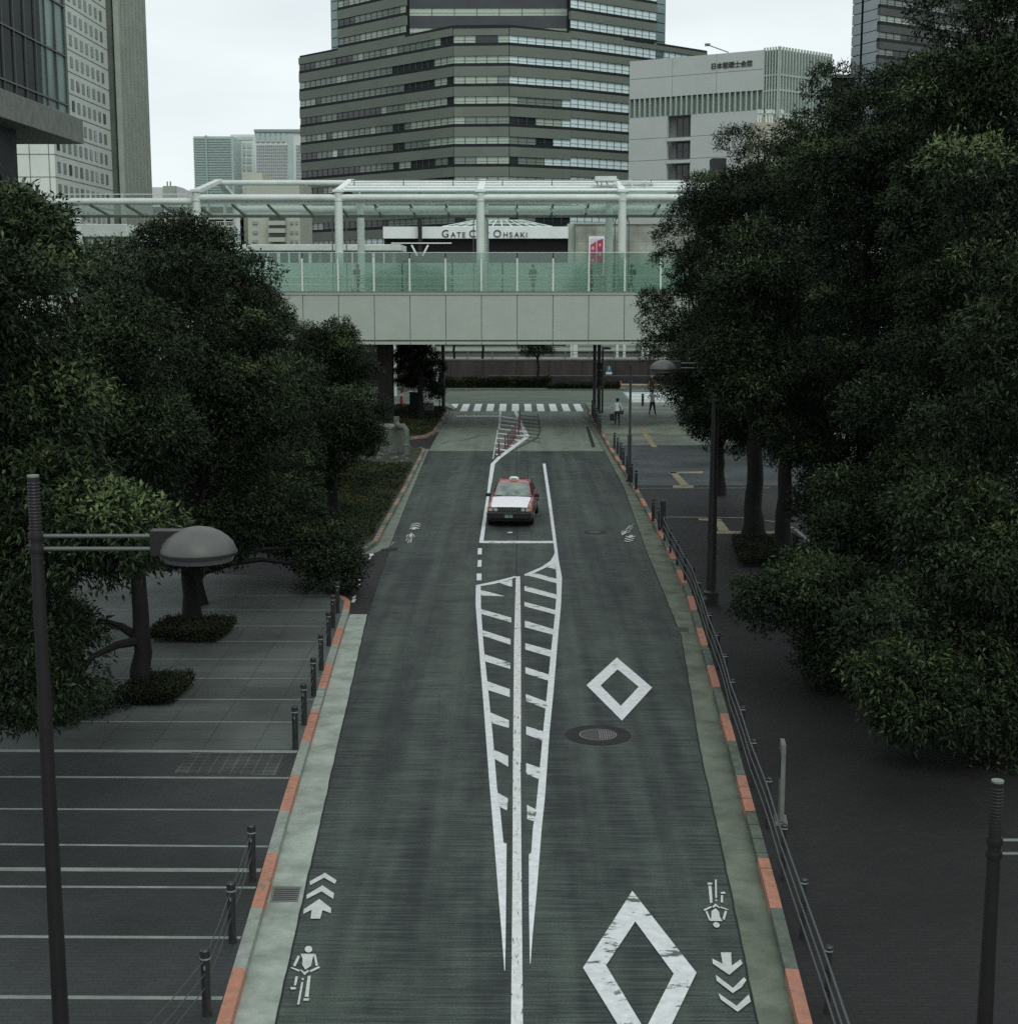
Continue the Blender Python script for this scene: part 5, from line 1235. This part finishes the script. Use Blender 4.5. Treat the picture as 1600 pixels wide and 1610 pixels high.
c = G(1010, 638, KZ); o = dup(proto2, (c.x, c.y, KZ), label='lone black bollard left of the man in white at the zebra'); o.scale = (1.5, 1.5, 1.05); o['group'] = 'dark bollards at the right corner'
# brown delineator posts
dl = [(784, 717), (794, 706), (798, 703), (801, 700), (804, 697), (807, 693), (810, 690), (815, 684), (817, 672)]
M['delin'] = flat('red_brown_plastic', (.075, .025, .03), .5)
p2 = None
for i, (px, py) in enumerate(dl):
    c = G(px, py); h = .8 if i < 7 else 1.15
    lab = '%s red brown marker post of the row beyond the taxi' % ORD[i]
    if p2 is None:
        p2 = empty('marker_post', c, lab, 'marker post', 'brown marker posts in the road')
        b = MB(); b.lathe([(.13, 0), (.12, .03), (.05, .06)], n=14); b.build('base', M['delin'], p2, smooth=True)
        b = MB(); b.lathe([(.042, .05), (.042, .78), (.03, .8)], n=12); b.build('tube', M['delin'], p2, smooth=True)
        b = MB(); b.lathe([(.046, .6), (.046, .66)], n=12); b.lathe([(.046, .45), (.046, .51)], n=12); b.build('reflector', flat('dull_reflector', (.16, .09, .09), .3), p2)
    else:
        o = dup(p2, c, label=lab); o.scale = (1, 1, h / .8)
# lamps
def lamp_post(name, label, x, y, ztop, r0, r1, arm=None, arm_z=(), head=None, ribs=True, base_z=KZ, m='brownsteel'):
    e = empty(name, (x, y, base_z), label, 'street lamp', 'street lamps'); H = ztop - base_z
    b = MB(); b.tube([(0, 0, 0), (0, 0, .35), (0, 0, .4), (0, 0, H)], [r0 * 1.5, r0 * 1.5, r0, r1], 18); b.build('pole', M[m], e, smooth=True)
    if ribs:
        b = MB()
        for k in range(24): z = H - .06 - k * .032; b.lathe([(r1 * 1.02, -.009), (r1 * 1.09, 0), (r1 * 1.02, .009)], (0, 0, z), 16)
        b.build('ribbed_collar', M[m], e, smooth=True)
    b = MB(); b.lathe([(r1 * 1.05, 0), (r1 * 1.05, .02)], (0, 0, H), 16); b.build('cap', M['ironlight'], e)
    if arm:
        d = 1 if arm > 0 else -1; hx = arm
        for z in arm_z:
            b = MB(); b.tube([(d * r1, 0, z - base_z), (hx, 0, z - base_z)], .021, 10); b.build('arm', M['steel'], e, smooth=True)
        zc = sum(arm_z) / len(arm_z) - base_z
        b = MB(); b.box((hx + d * .17, 0, zc + .0), (.40, .14, .26)); b.build('bracket_box', M['brownsteel'], e, bevel=.01)
        W, Hh = .37, .33; prof = [(W * .98, -.045), (W * 1.005, -.03), (W, 0), (W * .93, .065), (W * .8, .12), (W * .62, .17), (W * .4, .208), (W * .18, .226), (.01, .23)]
        b = MB(); b.lathe(prof, (hx + d * .43, 0, zc - .07), 36); o = b.build('lamp_shade', M['lampshade'], e, smooth=True)
        b = MB(); b.lathe([(W * .4, -.12), (W * .9, -.105), (W * .985, -.04)], (hx + d * .43, 0, zc - .07), 30); b.build('lens', M['lampunder'], e, smooth=True)
        b = MB(); b.lathe([(W * 1.0, -.05), (W * 1.025, -.045), (W * 1.025, -.018), (W * 1.0, -.014)], (hx + d * .43, 0, zc - .07), 36); b.box((hx + d * .43 - d * W * .8, 0, zc - .1), (.1, .12, .05)); b.build('rim', M['brownsteel'], e, smooth=True)
        b = MB()
        for z in arm_z: b.lathe([(r1 * 1.35, -.035), (r1 * 1.42, 0), (r1 * 1.35, .035)], (0, 0, z - base_z), 18)
        b.build('arm_clamp', M[m], e, smooth=True)
    return e
LY = 14.0
zt_ = P(52, 750, LY); z1 = P(150, 843, LY).z; z2 = P(150, 863, LY).z
lamp_post('street_lamp', 'dark ribbed lamp post with a domed shade at the left edge', zt_.x, LY, zt_.z, .088, .056, 1.16, (z1, z2))
RY_ = 13.0; q = P(1568, 1230, RY_)
lamp_post('street_lamp', 'dark lamp post top at the lower right edge', q.x, RY_, q.z, .09, .055, .32, (P(1590, 1322, RY_).z, P(1590, 1343, RY_).z))
q = G(1117, 950, KZ); zt_ = P(1125, 560, q.y).z
lamp_post('street_lamp', 'lamp post by the guard railing with its domed shade before the brown wall', q.x, q.y, P(1128, 555, q.y).z, .14, .07, (P(1068, 574, q.y).x - q.x), (P(1100, 571, q.y).z, P(1100, 578.5, q.y).z))
# slim dark pole near the row of bollards
q = G(989, 757, KZ); e = empty('dark_pole', (q.x, q.y, KZ), 'slim dark pole beside the right kerb bollards', 'pole')
b = MB(); H = P(991, 572, q.y).z - KZ; b.tube([(0, 0, 0), (0, 0, 2.1), (0, 0, 2.15), (0, 0, H)], [.1, .1, .06, .055], 12); b.build('shaft', M['black'], e, smooth=True)
b = MB(); b.lathe([(.16, 0), (.16, .05)], n=14); b.build('base', M['black'], e)
# traffic poles right
def sign_pole(px, pyb, pyt, r_, label, extras=(), m='black', Y=None):
    q = G(px, pyb, KZ); e = empty('traffic_pole', (q.x, q.y, KZ), label, 'pole')
    H = P(px, pyt, q.y).z - KZ
    b = MB(); b.tube([(0, 0, 0), (0, 0, H)], r_, 12); b.build('shaft', M[m], e, smooth=True)
    b = MB(); b.lathe([(r_ * 1.7, 0), (r_ * 1.7, .06)], n=14); b.build('base', M[m], e)
    return e, q
e, q = sign_pole(934, 652, 470, .12, 'thick dark traffic pole left in the group at the right corner')
e, q = sign_pole(941, 650, 480, .13, 'dark signal pole with boxes in the group at the right corner')
b = MB()
for py in (575, 588, 600): z = P(941, py, q.y).z - KZ; b.box((0, -.15, z), (.36, .3, .45))
b.build('signal_box', M['brownsteel'], e, bevel=.03)
e, q = sign_pole(946.5, 648, 545, .07, 'slim dark pole carrying a small domed lamp under the bridge')
b = MB(); z = P(946, 548, q.y).z - KZ; b.lathe([(.34, 0), (.3, .12), (.16, .2), (.01, .23)], (.28, 0, z - .05), 20); b.build('lamp_shade', M['lampshade'], e, smooth=True)
e, q = sign_pole(697, 646, 470, .13, 'tall dark pole at the left end of the zebra crossing')
b = MB(); z = P(697, 590, q.y).z - KZ; b.box((-.1, -.2, z), (.4, .3, .5)); b.build('signal_box', M['brownsteel'], e, bevel=.03)
# round traffic signs on a white pole
q = G(687, 606, .05); e = empty('traffic_sign', (q.x, q.y, 0), 'white sign pole with round signs left of the tall dark pole', 'traffic sign')
H = P(687, 562, q.y).z
b = MB(); b.tube([(0, 0, 0), (0, 0, H)], .06, 10); b.build('shaft', M['whitesteel'], e, smooth=True)
for py, m_, r_ in ((580, 'bright', .26), (588.5, 'bright', .33)):
    z = P(687, py, q.y).z; b = MB()
    b.tube([(-.08, -.10, z), (-.08, -.13, z)], r_, 20); o = b.build('sign_disc', flat('sign_white_blue', (.32, .4, .45) if py > 585 else (.5, .55, .52), .4), e)
    b = MB(); b.tube([(-.08, -.135, z), (-.08, -.14, z)], r_ * .6, 20); b.build('sign_face', flat('sign_blue_grey', (.12, .17, .22), .4), o)
# blue pedestrian sign
q = P(957, 580, 136.5); e = empty('crossing_sign', (q.x, 136.5, 0), 'blue pedestrian sign with a white plate on the brown wall', 'traffic sign')
s = 1 / px_m(136.5)
b = MB(); b.box((0, 0, P(957, 580, 136.5).z), (8 * s, .06, 9 * s)); b.build('blue_panel', flat('sign_blue', (.035, .10, .20), .4), e)
b = MB(); z = P(957, 579, 136.5).z; b.box((0, -.05, z), (1.2 * s, .02, 4 * s)); b.box((0, -.05, z + 3 * s), (1.6 * s, .02, 1.4 * s)); b.bar((-.05, -.05, z - 1.5 * s), (-.14, -.05, z - 4 * s), .06, .02); b.bar((.05, -.05, z - 1.5 * s), (.14, -.05, z - 4 * s), .06, .02); b.build('figure', flat('sign_white', (.5, .55, .55), .4), e)
b = MB(); b.box((0, 0, P(957, 586.5, 136.5).z), (9.5 * s, .06, 3.6 * s)); b.build('white_plate', M['whitesteel'], e)
b = MB(); b.box((0, .08, P(957, 580, 136.5).z / 2), (.09, .09, P(957, 580, 136.5).z)); b.build('shaft', M['steel'], e)
# barrier rail across right plaza beyond the street
e = empty('low_barrier', (12, 128, 0), 'thin pale yellow barrier rail on orange posts beyond the right zebra', 'barrier', world=True)
b = MB(); a, c = P(948, 604, 128), P(1040, 605, 128); b.bar(a, c, .07, .12); b.build('rail', mat('pale_yellow_paint', (.42, .40, .26), (.36, .34, .22)), e)
b = MB()
for px in (976, 1020, 1031): p = P(px, 604, 128); b.box((p.x, 128, p.z / 2 + .1), (.1, .1, p.z + .4))
b.build('post', flat('dull_orange_paint', (.30, .12, .06), .5), e)
b = MB(); b.box((P(1075, 600, 134).x, 133.5, .4), (36, 1.5, .8)); tag(b.build('planter_wall', M['darkwall']), 'low dark planter in front of the brown wall at right', 'planter')
# flat information sign behind the railing
q = G(1227, 1292, KZ); H = P(1232, 1166, q.y).z - KZ
e = empty('information_sign', (q.x, q.y, KZ), 'narrow grey sign panel seen edge on behind the railing', 'sign', rz=math.radians(84))
b = MB(); b.box((0, 0, H * .52), (.34, .075, H * .96)); b.build('panel', M['concrete'], e, bevel=.01)
b = MB(); b.box((0, -.045, H * .72), (.26, .012, H * .3)); b.box((0, .045, H * .72), (.26, .012, H * .3)); b.build('sign_face', M['darkwall'], e)
b = MB(); b.box((0, 0, .02), (.42, .2, .04)); b.build('base', M['concrete'], e)
# slim silver-framed board by the far railing end
q = G(1042, 838, KZ); e = empty('small_board', (q.x, q.y, KZ), 'small upright board with a pale rim at the railing end', 'sign', rz=.9)
b = MB(); b.box((0, 0, .68), (.05, .2, .95)); b.build('board', M['black'], e, bevel=.02)
b = MB(); b.box((0, 0, 1.17), (.07, .23, .04)); b.box((0, .115, .68), (.07, .03, .97)); b.build('rim', M['steel'], e)
b = MB(); b.box((0, 0, .1), (.05, .05, .2)); b.build('foot', M['black'], e)
# vent pipe and planter wall at left under the bridge
Yv = G(635, 714, KZ).y
e = empty('vent_pipe', (P(637, 714, Yv).x, Yv, KZ), 'bent grey pipe coming out of the concrete box at left', 'pipe', world=True)
b = MB(); b.tube([P(623, 655, Yv + .8), P(623, 664, Yv + .8), P(625, 669, Yv + .6), P(630, 671, Yv + .3), P(635, 672, Yv), P(638.5, 676, Yv), P(638.5, 684, Yv), P(638.5, 714, Yv)], .16, 14); b.build('tube', M['kerb_r'], e, smooth=True)
b = MB(); b.lathe([(.19, 0), (.19, .08)], tuple(P(638.5, 700, Yv)), 14); b.build('flange', M['concrete'], e)
e = empty('concrete_box', (P(590, 700, Yv + 1).x, Yv + 1.5, KZ), 'grey concrete box wall beside the bent pipe', 'wall', world=True)
b = MB(); a, c = P(552, 674, Yv + 1), P(632, 722, Yv + 1); b.box(((a.x + c.x) / 2, Yv + 1.9, a.z / 2), (c.x - a.x, 1.8, a.z)); b.build('wall', M['kerb_r'], e, bevel=.02)
b = MB(); b.box(((a.x + c.x) / 2, Yv + 1.9, a.z + .05), (c.x - a.x + .1, 1.9, .1)); b.build('lid', M['concrete'], e)
# utility boxes near the far left corner
q = G(673, 652, KZ); e = empty('utility_box', (q.x, q.y, KZ), 'grey utility cabinet with a bright sloping top near the corner', 'utility box')
b = MB(); b.box((0, 0, .45), (.75, .6, .9)); b.build('cabinet', M['concrete'], e, bevel=.02)
b = MB(); b.box((0, -.05, .95), (.9, .8, .06), M3=Matrix.Rotation(.25, 3, 'X')); b.build('lid', M['bright'], e)
q = G(651, 648, KZ); e = empty('utility_box', (q.x, q.y, KZ), 'dark cabinet with a pale lid left of the grey one', 'utility box')
b = MB(); b.box((0, 0, .7), (.6, .6, 1.4)); b.build('cabinet', M['darkwall'], e, bevel=.02)
b = MB(); b.box((0, 0, 1.43), (.7, .7, .07)); b.build('lid', M['whitesteel'], e)
# red and white cone post
q = G(631, 640, KZ); e = empty('traffic_cone', (q.x, q.y, KZ), 'small red and white marker under the far left tree', 'traffic cone')
z0 = P(631, 617, q.y).z - KZ
b = MB(); b.lathe([(.2, 0), (.16, .04), (.05, z0 + .3)], n=14); b.build('cone', flat('red_plastic', (.45, .06, .05), .5), e, smooth=True)
b = MB(); b.lathe([(.12, z0 - .25), (.10, z0 - .02)], n=14); b.build('band', M['bright'], e)
q = G(691, 644, KZ); e = empty('red_post', (q.x, q.y, KZ), 'thin red post beside the tall pole at the left corner', 'marker post')
b = MB(); b.lathe([(.05, 0), (.05, .95), (.03, .98)], n=10); b.build('tube', M['delin'], e, smooth=True)
b = MB(); b.lathe([(.055, .7), (.055, .78)], n=10); b.build('band', M['bright'], e)

# ------------------------------------------------------------------ taxi
def taxi(loc, rz):
    e = empty('taxi', loc, 'red taxi with a white bonnet and black bumper waiting in the painted bay', 'taxi', rz=rz)
    red = flat('red_car_paint', (.28, .030, .038), .25, 0, .6); red.node_tree.nodes['Principled BSDF'].inputs['Coat Weight'].default_value = .6
    wht = flat('white_car_paint', (.86, .85, .88), .25, 0, .5); blk = flat('black_bumper', (.012, .013, .015), .45)
    gls = flat('car_glass', (.10, .14, .12), .08, 0, .8); rub = flat('tyre_rubber', (.012, .012, .013), .8); chrome = flat('chrome', (.5, .52, .5), .2, .9)
    dk = flat('car_interior', (.01, .012, .012), .5)
    def loft(secs, m, name, parent, cap=True, sm=True):
        b = MB(); n = len(secs[0]); vs = [p for s in secs for p in s]; fs = []
        for i in range(len(secs) - 1):
            for k in range(n): a = i*n+k; c = i*n+(k+1) % n; fs.append((a, a+n, c+n, c))
        if cap: fs.append(tuple(range(n))); fs.append(tuple((len(secs)-1)*n+k for k in range(n))[::-1])
        b.add(vs, fs); return b.build(name, m, parent, smooth=sm)
    def sec(y, w, zb, zt, r=.06, wt=None):
        wt = wt or w - .05
        return [(-w + .04, y, zb), (-w, y, zb + .08), (-w, y, (zb + zt) / 2 + .05), (-w + .015, y, zt - r * 1.3), (-wt, y, zt - .01), (-wt * .6, y, zt + .012), (0, y, zt + .02), (wt * .6, y, zt + .012), (wt, y, zt - .01), (w - .015, y, zt - r * 1.3), (w, y, (zb + zt) / 2 + .05), (w, y, zb + .08), (w - .04, y, zb)]
    body = loft([sec(-2.28, .80, .28, .74), sec(-2.2, .835, .24, .79), sec(-1.6, .85, .24, .84), sec(-.95, .855, .24, .90), (sec(-.8, .855, .24, .93)), sec(1.45, .855, .24, .95), sec(1.7, .85, .24, .95), sec(2.2, .83, .26, .90), sec(2.33, .80, .3, .84)], red, 'body', e)
    b = MB(); hx = [(-.66, -2.24, .79), (.66, -2.24, .79), (.70, -1.5, .885), (.70, -.86, .945), (-.70, -.86, .945), (-.70, -1.5, .885)]
    n = 9; vs = []; fs = []
    for (y, w, z) in ((-2.29, .67, .745), (-2.23, .68, .812), (-1.6, .71, .872), (-1.1, .72, .918), (-.83, .72, .955)):
        for k in range(n): t = -1 + 2 * k / (n - 1); vs.append((t * w, y, z + .018 * (1 - t * t)))
    for i in range(4):
        for k in range(n - 1): a = i*n+k; fs.append((a, a+1, a+n+1, a+n))
    b.add(vs, fs); b.build('bonnet', wht, e, smooth=True)
    def gh(y, w, z0, zt, wt): return [(-w, y, z0), (-wt - .02, y, zt - .06), (-wt + .05, y, zt), (0, y, zt + .02), (wt - .05, y, zt), (wt + .02, y, zt - .06), (w, y, z0)]
    cab = loft([gh(-.84, .76, .90, .96, .74), gh(-.22, .77, .90, 1.40, .60), gh(.1, .77, .9, 1.45, .59), gh(.9, .77, .9, 1.44, .59), gh(1.15, .77, .9, 1.39, .6), gh(1.62, .76, .9, .96, .72)], red, 'cabin', e)
    def pane(q, name, m=gls): b = MB(); b.sheet(q); return b.build(name, m, e)
    pane([(-.69, -.852, .965), (0, -.885, .985), (.69, -.852, .965), (.575, -.262, 1.388), (0, -.285, 1.415), (-.575, -.262, 1.388)], 'windscreen', mat('windscreen_painted_reflection', (.27, .34, .30), (.07, .10, .09), rough=.12, spec=.6, scale=2.6, detail=5, lo=.3, hi=.7))  # noise in the pane colour paints reflections on the windscreen
    b = MB(); b.bar((-.72, -.87, .962), (.72, -.87, .962), .06, .03); b.build('wiper_cowl', blk, e)
    b = MB(); b.bar((-.6, -.85, .985), (.02, -.80, 1.005), .02, .015); b.bar((.02, -.85, .985), (.6, -.80, 1.005), .02, .015); b.build('wiper', blk, e)
    pane([(.62, 1.24, 1.33), (-.62, 1.24, 1.33), (-.7, 1.6, 1.0), (.7, 1.6, 1.0)], 'rear_window')
    for s in (-1, 1):
        for (y0, y1, y2, y3) in ((-.66, -.18, .36, .36), (.46, .46, .98, 1.3)):
            q = [(s * .779, y0, .98), (s * .779, y3, .98), (s * .637, y2, 1.35), (s * .637, y1, 1.35)]
            pane(q if s > 0 else q[::-1], 'side_window', dk)
        b = MB(); b.box((s * .861, .4, .60), (.012, 3.7, .05)); b.box((s * .861, .41, .78), (.008, .02, .3)); b.box((s * .861, -.62, .6), (.006, .015, .6)); b.build('side_trim', blk, e)
        b = MB(); b.box((s * .865, .28, .82), (.03, .14, .03)); b.box((s * .865, 1.18, .82), (.03, .14, .03)); b.build('door_handle', chrome, e)
        b = MB(); b.box((s * .93, -.78, 1.0), (.2, .1, .13)); b.build('mirror', blk, e, bevel=.03)
        for y in (-1.42, 1.38):
            b = MB(); b.tube([(s * .70, y, .31), (s * .862, y, .31)], .40, 24); b.build('wheel_arch', dk, e)
            b = MB(); b.tube([(s * .68, y, .31), (s * .872, y, .31)], .31, 24); w = b.build('tyre', rub, e, smooth=True)
            b = MB(); b.tube([(s * .86, y, .31), (s * .878, y, .31)], .18, 18); b.build('rim', chrome, w, smooth=True)
        b = MB(); b.box((s * .60, -2.30, .675), (.32, .06, .15)); hl = b.build('headlight', flat('headlight_glass', (.5, .55, .53), .1, .3, .9), e, bevel=.012)
        b = MB(); b.box((s * .60, -2.333, .675), (.035, .012, .15)); b.box((s * .60, -2.332, .745), (.33, .02, .015)); b.build('headlight_rim', blk, hl)
        b = MB(); b.box((s * .79, -2.26, .675), (.07, .12, .14)); b.build('indicator', flat('amber_lens', (.55, .18, .05), .2), e)
        b = MB(); b.box((s * .64, 2.33, .68), (.34, .04, .16)); b.build('tail_light', flat('red_lens', (.3, .02, .02), .2), e)
    b = MB(); b.box((0, -2.30, .665), (.86, .05, .17)); g = b.build('grille', dk, e)
    b = MB()
    for k in range(13): b.box((-.38 + k * .0633, -2.328, .665), (.011, .012, .15))
    b.box((0, -2.328, .755), (.9, .02, .022)); b.build('grille_bar', chrome, g)
    b = MB(); b.box((0, -2.34, .45), (1.68, .22, .26)); b.box((0, -2.26, .27), (1.5, .1, .14)); b.build('front_bumper', blk, e, bevel=.04)
    b = MB(); b.box((0, 2.36, .48), (1.66, .18, .22)); b.build('rear_bumper', blk, e, bevel=.04)
    b = MB(); b.box((-.02, -2.455, .44), (.33, .012, .165)); lp = b.build('license_plate', flat('green_plate', (.03, .06, .045), .4), e)
    text_obj('plate_number', '50-55', flat('plate_white', (.5, .55, .5), .4), lp, (-.155, -2.465, .385), .125, .003)
    b = MB(); b.lathe([(.16, 0), (.17, .03), (.15, .10), (.09, .13)], (0, 0, 0), 18)
    o = b.build('roof_lamp', flat('white_lamp_plastic', (.75, .78, .76), .3), e, smooth=True); o.location = (.0, .12, 1.465); o.scale = (1.15, .6, 1)
    b = MB(); b.box((0, -.285, .055), (.18, .02, .03)); b.build('lamp_text_strip', dk, o)
    b = MB(); b.box((.0, -.12, 1.475), (.22, .05, .03)); b.build('roof_plate', flat('amber_plate', (.5, .33, .13), .4), e)
    b = MB(); b.box((.3, .55, 1.468), (.25, .12, .012)); b.build('roof_vent', dk, e)
    b = MB(); b.tube([(.55, -.1, 1.43), (.55, .0, 2.05)], .006, 5); b.build('aerial', blk, e)
    # dashboard hint behind the screen
    return e
tf_, tr_ = G(800.5, 829), Vector((.06, G(812, 829).y + 4.65, 0))
d = (tr_ - tf_); ang = math.atan2(d.y, d.x) - math.pi / 2
tc_ = tf_ + d.normalized() * 2.33
taxi((tc_.x, tc_.y, 0), ang)
b = MB(); p = G(801.5, 838); b.box((p.x, p.y, .02), (.18, .1, .02), rot=.6); tag(b.build('paper_scrap', M['bright']), 'small white scrap on the road in front of the taxi', 'litter')

# ------------------------------------------------------------------ people
def person(label, loc, rz, shirt, trousers, h=1.7, arms=((.25, .0, -.55), (-.25, .0, -.55)), stride=.0, coat=False, skirt=False, skin=(.30, .2, .15), lean=0.0, group=None, spread=0.0):
    e = empty('person', loc, label, 'person', group, rz=rz)
    s = h / 1.72
    hip, chest, neck, head = (0, 0, .93), (0, lean * .5, 1.28), (0, lean, 1.47), (0, lean - .01, 1.60)
    V = [hip, (0, lean * .3, 1.1), chest, (0, lean * .9, 1.41), neck, head, (0, lean - .01, 1.68)]
    R = [.165, .15, .195, .14, .055, .088, .07]
    if coat: R[0] = .19; R[1] = .17; R[2] = .18
    E = [(0, 1), (1, 2), (2, 3), (3, 4), (4, 5), (5, 6)]
    for i, sd in enumerate((1, -1)):
        st = stride * sd; n = len(V)
        V += [(sd * .095, 0, .86), (sd * (.10 + spread * .5), -st * .5 - .02, .48), (sd * (.10 + spread), -st + (.03 if st < 0 else 0), .10), (sd * (.11 + spread), -st - .13, .035)]
        R += [.105 if not skirt else .16, .07 if not skirt else .13, .045, .035]; E += [(0, n), (n, n + 1), (n + 1, n + 2), (n + 2, n + 3)]
        n = len(V); hx, hy, hzz = arms[i]
        sh = (sd * .19, lean * .9, 1.38); hand = (sd * .24 + (hx - .25 * sd), lean + hy, 1.38 + hzz)
        el = (sd * .25 + (hx - .25 * sd) * .5 + sd * .04, lean + hy * .4 + .05, 1.38 + hzz * .52)
        tipv = (hand[0] * 1.0, hand[1] - .03, hand[2] - .09 if hzz < -.3 else hand[2] + .02)
        V += [sh, el, hand, tipv]; R += [.062, .042, .032, .026]; E += [(3, n), (n, n + 1), (n + 1, n + 2), (n + 2, n + 3)]
    V = [tuple(c * s for c in v) for v in V]
    me = bpy.data.meshes.new('body'); me.from_pydata(V, E, []); o = bpy.data.objects.new('body', me); COL.objects.link(o)
    md = o.modifiers.new('s', 'SKIN'); sv = me.skin_vertices[0].data
    for i, r_ in enumerate(R): sv[i].radius = (r_ * s, r_ * s * (.72 if i in (0, 1, 2, 3) else 1)); sv[i].use_root = (i == 0)
    o.modifiers.new('u', 'SUBSURF').levels = 2
    bpy.context.view_layer.update(); dg = bpy.context.evaluated_depsgraph_get()
    m2 = bpy.data.meshes.new_from_object(o.evaluated_get(dg)); bpy.data.objects.remove(o)
    m2.materials.clear()
    for c in (shirt, trousers, skin, (.01, .01, .012)): m2.materials.append(flat('cloth' if c != skin else 'skin', c, .8))
    for p in m2.polygons:
        z = p.center.z / s; x = abs(p.center.x) / s
        p.use_smooth = True
        mi = 0
        if z > 1.46: mi = 2
        elif z < .07: mi = 3
        elif z < (.62 if coat else .93) and x < .23: mi = 1
        elif x > .2 and z < 1.38 + arms[0 if p.center.x > 0 else 1][2] + .05: mi = 2
        p.material_index = mi
    o = bpy.data.objects.new('body', m2); COL.objects.link(o); o.parent = e
    bm = bmesh.new(); bmesh.ops.create_uvsphere(bm, u_segments=14, v_segments=10, radius=.115 * s)
    for v in bm.verts:
        v.co.y = v.co.y * 1.05 + .02
        if v.co.z < -.03 and v.co.y < 0: v.co *= .82
        v.co += Vector((0, lean * s, 1.645 * s))
    hm = bpy.data.meshes.new('hair'); bm.to_mesh(hm); bm.free(); hm.materials.append(flat('black_hair', (.01, .009, .01), .6))
    for p in hm.polygons: p.use_smooth = True
    ho = bpy.data.objects.new('hair', hm); COL.objects.link(ho); ho.parent = e
    b = MB(); b.box((0, (lean - .10) * s, 1.60 * s), (.03, .035, .04)); 
    for sd in (-1, 1): b.box((sd * .088 * s, lean * s, 1.60 * s), (.02, .04, .055))
    b.build('face_detail', flat('skin', skin, .8), e, bevel=.008)
    return e
WHT = (.58, .63, .66); NAVY = (.014, .014, .02)
q = G(970, 669, KZ)
pm = person('man in a white shirt walking away with a shoulder bag and a briefcase', q, math.pi + .1, WHT, NAVY, 1.72, ((.30, -.18, -.28), (-.25, .02, -.58)), stride=.14)
# bags he carries
cx = q.copy()
e = empty('shoulder_bag', (q.x + .24, q.y + .02, KZ), 'black shoulder bag at the right hip of the walking man', 'bag')
b = MB(); b.box((0, 0, .86), (.34, .2, .3), rot=.2); b.build('bag', M['black'], e, bevel=.08)
b = MB(); b.bar((0, -.1, 1.0), (-.16, -.14, 1.4), .05, .02); b.bar((-.16, .12, 1.4), (0, .08, 1.0), .05, .02); b.build('strap', M['black'], e)
e = empty('briefcase', (q.x - .28, q.y, KZ), 'dark briefcase hanging from the left hand of the walking man', 'bag')
b = MB(); b.box((0, 0, .52), (.16, .42, .42), rot=.7); b.build('case', M['black'], e, bevel=.03)
b = MB(); b.tube([(-.02, -.08, .73), (0, -.04, .82), (.02, .06, .82), (.02, .09, .73)], .012, 6); b.build('handle', M['black'], e)
q = G(1025, 653, KZ)
person('man in a white shirt and black trousers standing with legs apart by the zebra', q, .5, WHT, NAVY, 1.74, ((.30, -.25, -.30), (-.42, -.2, -.22)), stride=.03, spread=.12)
q = P(1024, 630, 121)
person('person in dark red clothes across the street behind the man in white', (q.x, 121, .0), 0, (.035, .012, .02), (.02, .01, .015), 1.7, coat=True)
for px, lab, rz, stv, cl, tr, bag, ct in ((563, 'person in a brown coat on the bridge left of the second column', 2.2, .1, (.03, .026, .024), (.04, .03, .03), 1, True), (838, 'person with a dark backpack on the bridge right of the middle column', 2.6, .12, (.03, .022, .022), (.025, .02, .02), 1, False), (928, 'person with black hair in a dark skirt on the bridge below the poster', 1.2, .04, (.035, .03, .03), (.02, .02, .022), 0, True), (992, 'person in a grey coat walking beside the right bridge column', -1.6, .14, (.045, .045, .045), (.10, .10, .10), 1, False)):
    q = P(px, 455, 90.2)
    pe = person(lab, (q.x, 90.2, ZD + .01), rz, cl, tr, 1.68, stride=stv, coat=ct, skirt=(px == 928), arms=((.25, -.05, -.55), (-.25, .05, -.55)))
    if bag:
        be = empty('backpack' if px != 992 else 'shoulder_bag', (q.x, 90.2, ZD), 'dark bag carried by the person %s' % {563: 'in the brown coat', 838: 'right of the middle bridge column', 992: 'in the grey coat'}[px], 'bag')
        b = MB(); dv = Vector((math.sin(-rz), math.cos(-rz))) * .2
        b.box((dv.x, dv.y, 1.2), (.3, .2, .42), rot=rz); b.build('bag', M['brownsteel'], be, bevel=.06)
        b = MB(); b.bar((dv.x * .4, dv.y * .4, 1.4), (dv.x * .9, dv.y * .9, 1.12), .05, .03); b.build('strap', M['black'], be)
